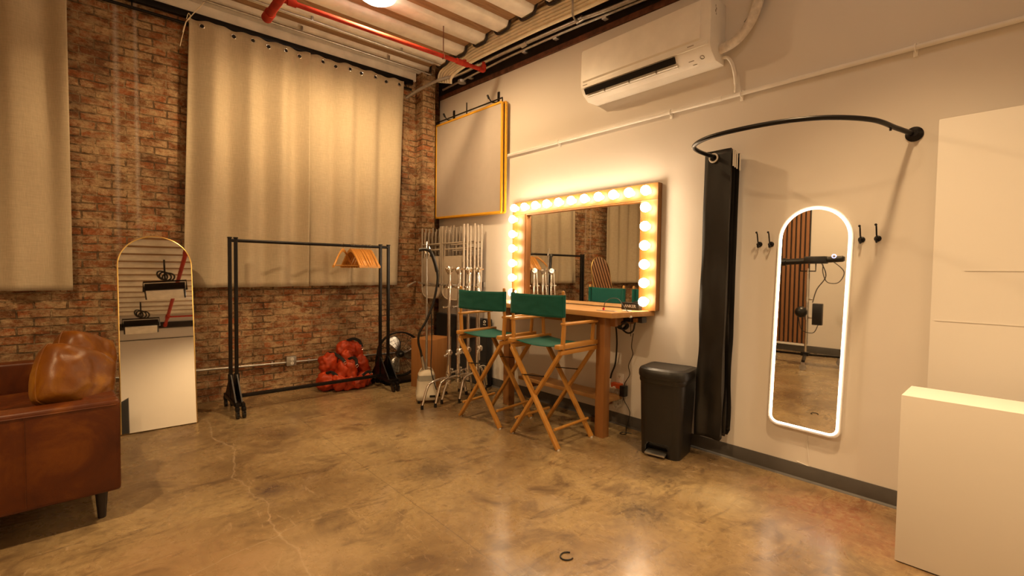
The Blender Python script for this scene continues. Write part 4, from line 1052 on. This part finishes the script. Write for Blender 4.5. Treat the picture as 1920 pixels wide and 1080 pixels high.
# painted pipe on the white wall
t = thing('wall_pipe', 'white painted pipe running the length of the white wall', 'pipe', (3.51, 2.1, 2.66))
q = MB(); q.cyl((3.513, 5.45, 2.662), (3.513, YR+.3, 2.664), .0145, 14); q.build('pipe', 'white', t, world=True)
for y in (5.0, 4.2, 3.305, 2.075, 1.519, .553, -.6):
    q = MB(); q.box((XW-.006, y, 2.652), (.012, .022, .075), bev=.003); q.tube([(XW-.005, y, 2.64), (3.50, y, 2.643), (3.495, y, 2.662), (3.503, y, 2.68), (XW-.005, y, 2.682)], .004, 6); q.build('clip', 'white', t, world=True)
q = MB(); q.cyl((3.513, 1.66, 2.6635), (3.513, 1.72, 2.6635), .0175, 14); q.build('coupling', 'white', t, world=True)

# ------------------------------------------------------------------ white panel and plinth at the right
t = thing('leaning_board', 'tall white board leaning on the white wall behind the plinth', 'board', (3.44, .1, 0))
q = MB(); q.box((3.445, -.33, 1.105), (.05, 1.515, 2.21), bev=.004); q.build('panel', 'whiteboard', t, world=True)
q = MB(); q.box((3.4187, -.2, 1.4), (.0015, 1.0, .004)); q.box((3.4187, -.33, 1.13), (.0015, 1.48, .003)); q.build('seam', 'whiteboard', t, world=True)
t = thing('white_plinth', 'white rectangular plinth box at the right edge of the photo', 'plinth', (2.87, .45, 0), R(1.0))
q = MB(); q.box((.14, -.62, .405), (.28, 1.24, .80), bev=.003); q.build('body', 'whiteboard', t)
q = MB(); q.box((.135, -.615, .003), (.25, 1.2, .006)); q.build('foot', 'blackplastic', t)

# ------------------------------------------------------------------ ceiling services
t = thing('sprinkler_pipe', 'red sprinkler pipe with branch across the ceiling near the brick wall', 'pipe', (1.2, 4.31, 3.6))
q = MB(); q.cyl((1.2, -4.9, 3.60), (1.2, 4.66, 3.60), .036, 18); q.build('main', 'red', t, world=True)
q = MB(); q.cyl((1.2, 4.60, 3.60), (1.2, 4.72, 3.60), .045, 18); q.ball((1.2, 4.72, 3.60), .04, 16, (1, .5, 1)); q.build('end_cap', 'red', t, world=True)
q = MB(); q.cyl((1.2, -5.0, 3.60), (1.2, -4.85, 3.60), .046, 18); q.build('end_cap', 'red', t, world=True)
for y in (-4.2, .1): q = MB(); q.cyl((1.2, y, 3.60), (3.1, y, 3.60), .0215, 16); q.build('branch', 'red', t, world=True); q = MB(); q.cyl((1.2, y-.08, 3.6), (1.2, y+.08, 3.6), .05, 16); q.build('tee', 'red', t, world=True)
q = MB(); q.cyl((1.2, 4.311, 3.60), (3.28, 4.27, 3.60), .0215, 16); q.build('branch', 'red', t, world=True)
for x in (1.29, 2.98): q = MB(); q.cyl((x-.035, 4.31-.02*(x-1.2), 3.6), (x+.035, 4.31-.02*(x-1.2), 3.6), .03, 16); q.build('coupling', 'red', t, world=True)
q = MB(); q.cyl((3.05, 4.277, 3.6), (3.05, 4.277, 3.64), .02, 12); q.cyl((3.02, 4.277, 3.6), (3.09, 4.277, 3.6), .029, 14); q.build('tee', 'red', t, world=True)
q = MB(); q.tube(spline([(3.24, 4.27, 3.6), (3.29, 4.27, 3.6), (3.305, 4.27, 3.615), (3.305, 4.27, 3.66)], 5), .028, 14); q.cyl((3.305, 4.27, 3.65), (3.305, 4.27, 3.69), .018, 12); q.build('elbow', 'red', t, world=True)
q = MB(); q.cyl((2.78, 4.28, 3.60), (2.78, 4.28, 4.0), .005, 8); q.torus((2.78, 4.28, 3.60), .026, .004, (1, 0, 0), 18, 6); q.build('hanger_rod', 'rust', t, world=True)
for i, (y, z, n) in enumerate(((5.03, 3.87, 'farther from the brick wall'), (5.345, 3.87, 'closest to the brick wall'))):
    t = thing('ceiling_conduit', 'thin metal conduit under the ceiling deck, %s' % n, 'conduit', (1.0, y, z))
    q = MB(); q.cyl((-2.2, y, z), (3.22+.07*i, y, z), .013, 12); q.build('pipe', 'steel', t, world=True)
    for x in (-.6, .6, 1.7, 2.7): q = MB(); q.box((x, y, z+.03), (.02, .03, .06), bev=.004); q.build('strap', 'steel', t, world=True)
    q = MB(); q.cyl((3.12+.07*i, y, z), (3.20+.07*i, y, z), .019, 12); q.build('connector', 'chrome', t, world=True)
t = thing('beam_conduit', 'thicker grey conduit running along the dark beam from the brick corner', 'conduit', (3.38, 2, 3.73))
q = MB(); q.tube(spline([(3.02, 5.50, 3.545), (3.10, 5.32, 3.62), (3.22, 5.10, 3.70), (3.37, 4.85, 3.745), (3.395, 4.4, 3.75), (3.395, 3.9, 3.735), (3.395, 3.0, 3.69), (3.395, 2.4, 3.635), (3.395, 0, 3.485), (3.395, -5, 3.3)], 6), .019, 12); q.build('pipe', 'steel', t, world=True)
for y, z in ((3.7, 3.72), (4.5, 3.755), (2.95, 3.685)): q = MB(); q.cyl((3.395, y-.04, z+.002), (3.395, y+.04, z-.002), .025, 12); q.build('coupling', 'steel', t, world=True)
q = MB(); q.tube([(3.38, 2.95, 3.67), (3.33, 2.95, 3.66), (3.295, 2.95, 3.69), (3.285, 2.95, 4.0)], .009, 8); q.build('hanger', 'steel', t, world=True)
t = thing('beam_conduit', 'thinner grey conduit closest to the dark beam above the white wall', 'conduit', (3.42, 2, 3.68))
q = MB(); q.tube(spline([(3.44, 5.3, 3.70), (3.43, 4.43, 3.695), (3.43, 3.92, 3.694), (3.43, 3.15, 3.665), (3.43, 2.43, 3.62), (3.43, 0, 3.46), (3.43, -5, 3.28)], 6), .012, 10); q.build('pipe', 'steel', t, world=True)
for y, z in ((4.7, 3.69), (3.75, 3.683), (3.3, 3.665), (2.7, 3.63)): q = MB(); q.box((3.45, y, z-.004), (.05, .05, .03), bev=.006); q.build('clamp', 'steel', t, world=True)
for k in range(6):
    q = MB(); o = k*.036
    q.tube(spline([(3.345-.012*k, 4.98+.036*k, 3.665+.010*k), (3.332-.009*k, 4.95+.036*k, 3.72+.02*k), (3.325, 4.83+.036*k, 3.755+.028*k), (3.328, 4.55, 3.782+.0355*k), (3.33, 4.2, 3.78+.0355*k), (3.33, 3.5, 3.755+.0355*k), (3.33, 2.8, 3.715+.0355*k), (3.335, 1.5, 3.655+.0355*k), (3.335, -2, 3.5+.0355*k)], 7), .0175, 10)
    tag(q.build('cream_cable', 'cable'), 'cream coloured cable, %s in the bundle beside the dark beam' % ['lowest', 'second lowest', 'third from the bottom', 'third from the top', 'second highest', 'topmost'][k], 'cable', 'cream cables along the beam')
q = MB(); q.lathe([(0, 0), (.05, 0), (.055, .03), (.03, .05), (0, .05)], 16, Matrix.Translation((3.43, 4.86, 3.66)))
tag(q.build('junction_box', 'steel'), 'grey junction cover where the cream cables meet the beam', 'junction box')

# ceiling lamps, some of them unseen and added as fill
def lamp(name_label, x, y, energy, grp='round ceiling lamps', z=3.83, size=125, blend=.6, colr=(1.0, .66, .33)):
    t = thing('ceiling_lamp', name_label, 'lamp', (x, y, z), 0, grp)
    q = MB(); q.lathe([(0, 0), (.08, .003), (.13, .014), (.16, .034), (.172, .06), (.168, .085), (0, .085)], 36); q.build('lens', 'lens', t)
    q = MB(); q.lathe([(0, .086), (.13, .086), (.13, .10), (.07, .12), (0, .13)], 36); q.build('housing', 'white', t)
    q = MB(); q.cyl((0, 0, .12), (0, 0, ZC+.06-z), .012, 10); q.build('stem', 'steel', t)
    L = bpy.data.lights.new('beam', 'SPOT'); L.energy = energy; L.color = colr; L.spot_size = R(size); L.spot_blend = blend; L.shadow_soft_size = .07
    o = bpy.data.objects.new('beam', L); COL.objects.link(o); o.parent = t; o.location = (0, 0, -.012)
    return t
lamp('round white glowing ceiling lamp above the clothes rack', 2.0, 4.18, 190, size=171, blend=.55)
lamp('round ceiling lamp above the camera side of the arched wall mirror', 2.4, .55, 300, size=88, blend=1.0)
lamp('added unseen fill lamp at the left side of the room above the sofa', -.9, 2.2, 300, size=160, blend=.8)  # unseen fixture, added to raise the ambient light on the left
lamp('added unseen fill lamp at the rear left of the room', -.9, -2.0, 110, size=160, blend=.8)  # added out of view for fill, no known fixture here
lamp('added unseen fill lamp brightening the rear wall from the rear right', 2.1, -3.4, 420, size=150, blend=.8)  # added behind the view so the rear wall reflects bright in the mirror

# ------------------------------------------------------------------ things behind the camera, seen in the mirrors
def flood(label, loc, rz):
    t = thing('flood_light', label, 'flood light', loc, R(rz), 'black flood lights on the ceiling')
    q = MB(); q.box((0, 0, 0), (.66, .26, .2), (R(32), 0, 0), bev=.015); q.build('body', 'blackmetal', t)
    q = MB(); q.box((0, .06, -.095), (.60, .22, .02), (R(32), 0, 0), bev=.004); q.build('lens', 'floodbody', t)
    q = MB(); q.tube([(-.35, 0, 0), (-.35, 0, .2), (.35, 0, .2), (.35, 0, 0)], .018, 8); q.cyl((0, 0, .2), (0, 0, ZC-loc[2]), .016, 8); q.build('yoke', 'blackmetal', t)
    q = MB()
    for k in range(3): q.torus((.06-.05*k, .02, .28+.02*k), .1, .016, (.4*k, 1, .3), 20, 6)
    q.build('coiled_cable', 'blackplastic', t)
flood('black flood light hung from the ceiling, larger one in the floor mirror', (.95, -1.1, 3.25), 8)
flood('black flood light hung farther back, at the lower left in the floor mirror', (.66, -3.9, 3.3), 2)
t = thing('boom_light', 'black light head on a wheeled chrome stand, seen in the arched wall mirror', 'light', (-1.08, 2.42, 0))
q = MB(); q.cyl((0, 0, .16), (0, 0, 1.3), .017, 12); q.cyl((0, 0, 1.25), (0, 0, 1.46), .012, 12); q.build('column', 'chrome', t)
for z in (.72, 1.0): q = MB(); q.cyl((0, 0, z-.03), (0, 0, z+.03), .03, 12); q.box((.0, -.05, z), (.03, .05, .03), bev=.006); q.build('clamp', 'chrome', t)
for a in (-14, 106, 226):
    d = Vector((math.cos(R(a)), math.sin(R(a)), 0)); q = MB(); q.bar(Vector((0, 0, .16)), d*.5+Vector((0, 0, .13)), .045, .03, bev=.005); lg = q.build('leg', 'blackmetal', t)
    q = MB(); p = d*.5; q.cyl(p+Vector((-.012, 0, .045)), p+Vector((.012, 0, .045)), .045, 16); q.box(p+Vector((0, 0, .095)), (.03, .05, .04), bev=.006); q.build('caster', 'steel', lg)
q = MB(); q.box((0, 0, .17), (.1, .1, .06), bev=.01); q.build('hub', 'blackmetal', t)
q = MB(); q.cyl((0, -.44, 1.60), (0, .46, 1.55), .045, 16); q.cyl((0, .30, 1.56), (0, .48, 1.55), .058, 16); q.box((0, -.1, 1.585), (.12, .3, .11), bev=.02); q.box((0, -.36, 1.60), (.07, .2, .07), bev=.015); q.build('head', 'blackplastic', t)
q = MB(); q.tube([(0, -.1, 1.55), (0, -.1, 1.42), (0, .1, 1.42), (0, .1, 1.55)], .01, 8); q.build('yoke', 'blackmetal', t)
q = MB(); q.box((.02, -.15, .78), (.07, .13, .32), bev=.01); q.build('battery_pack', 'blackplastic', t)
q = MB(); q.ball((.02, .07, .80), .085, 16); q.build('ballast', 'blackplastic', t)
q = MB(); q.tube(spline([(.02, -.17, 1.56), (.02, -.24, 1.35), (.02, -.13, 1.15), (.02, -.08, .95)], 6), .007, 6); q.tube(spline([(.02, -.3, 1.58), (.02, -.46, 1.42), (.02, -.40, 1.26), (.02, -.26, 1.26), (.02, -.2, 1.4), (.02, -.2, 1.52)], 6), .006, 6); q.tube(spline([(.02, -.16, .62), (.02, -.1, .5), (.02, .05, .53), (.02, .1, .72)], 6), .006, 6); q.build('cable', 'blackplastic', t)
t = thing('emergency_light', 'white emergency light box high on the opposite wall, in the arched mirror', 'light', (XL, 1.62, 2.0))
q = MB(); q.box((XL+.05, 1.62, 2.02), (.1, .26, .1), bev=.01); q.build('housing', 'white', t, world=True)
q = MB(); q.box((XL+.05, 1.60, 1.90), (.09, .12, .13), bev=.01); q.build('lamp_head', 'blackplastic', t, world=True)
t = thing('black_flag', 'black board standing by the rear wall, seen low in the floor mirror', 'board', (.2, -4.7, 0))
q = MB(); q.prism([(-.6, 0), (.40, 0), (.40, 1.78), (-.6, 1.2)], .04, Matrix(((1, 0, 0, 0), (0, 0, -1, -4.7), (0, 1, 0, 0), (0, 0, 0, 1))), bev=.004); q.build('panel', 'blackfabric', t, world=True)

# tiny black clip on the floor
q = MB(); q.tube([(1.689+.035*math.cos(a), 1.49+.03*math.sin(a), .004) for a in [R(20+i*24) for i in range(12)]], .0035, 6)
tag(q.build('hair_tie', 'blackplastic'), 'tiny black open ring lying on the concrete floor at the front', 'hair tie')

# ------------------------------------------------------------------ world and colour management
w = bpy.data.worlds.new('world'); SC.world = w; w.use_nodes = True
bg = w.node_tree.nodes['Background']; bg.inputs[0].default_value = (1, .75, .5, 1); bg.inputs[1].default_value = .02
vs = SC.view_settings; vs.view_transform = 'Standard'; vs.look = 'None'; vs.gamma = 1; vs.use_curve_mapping = False; vs.exposure = 0.56
SC.cycles.max_bounces = 10; SC.cycles.diffuse_bounces = 5; SC.cycles.glossy_bounces = 6
SC.cycles.sample_clamp_indirect = 6
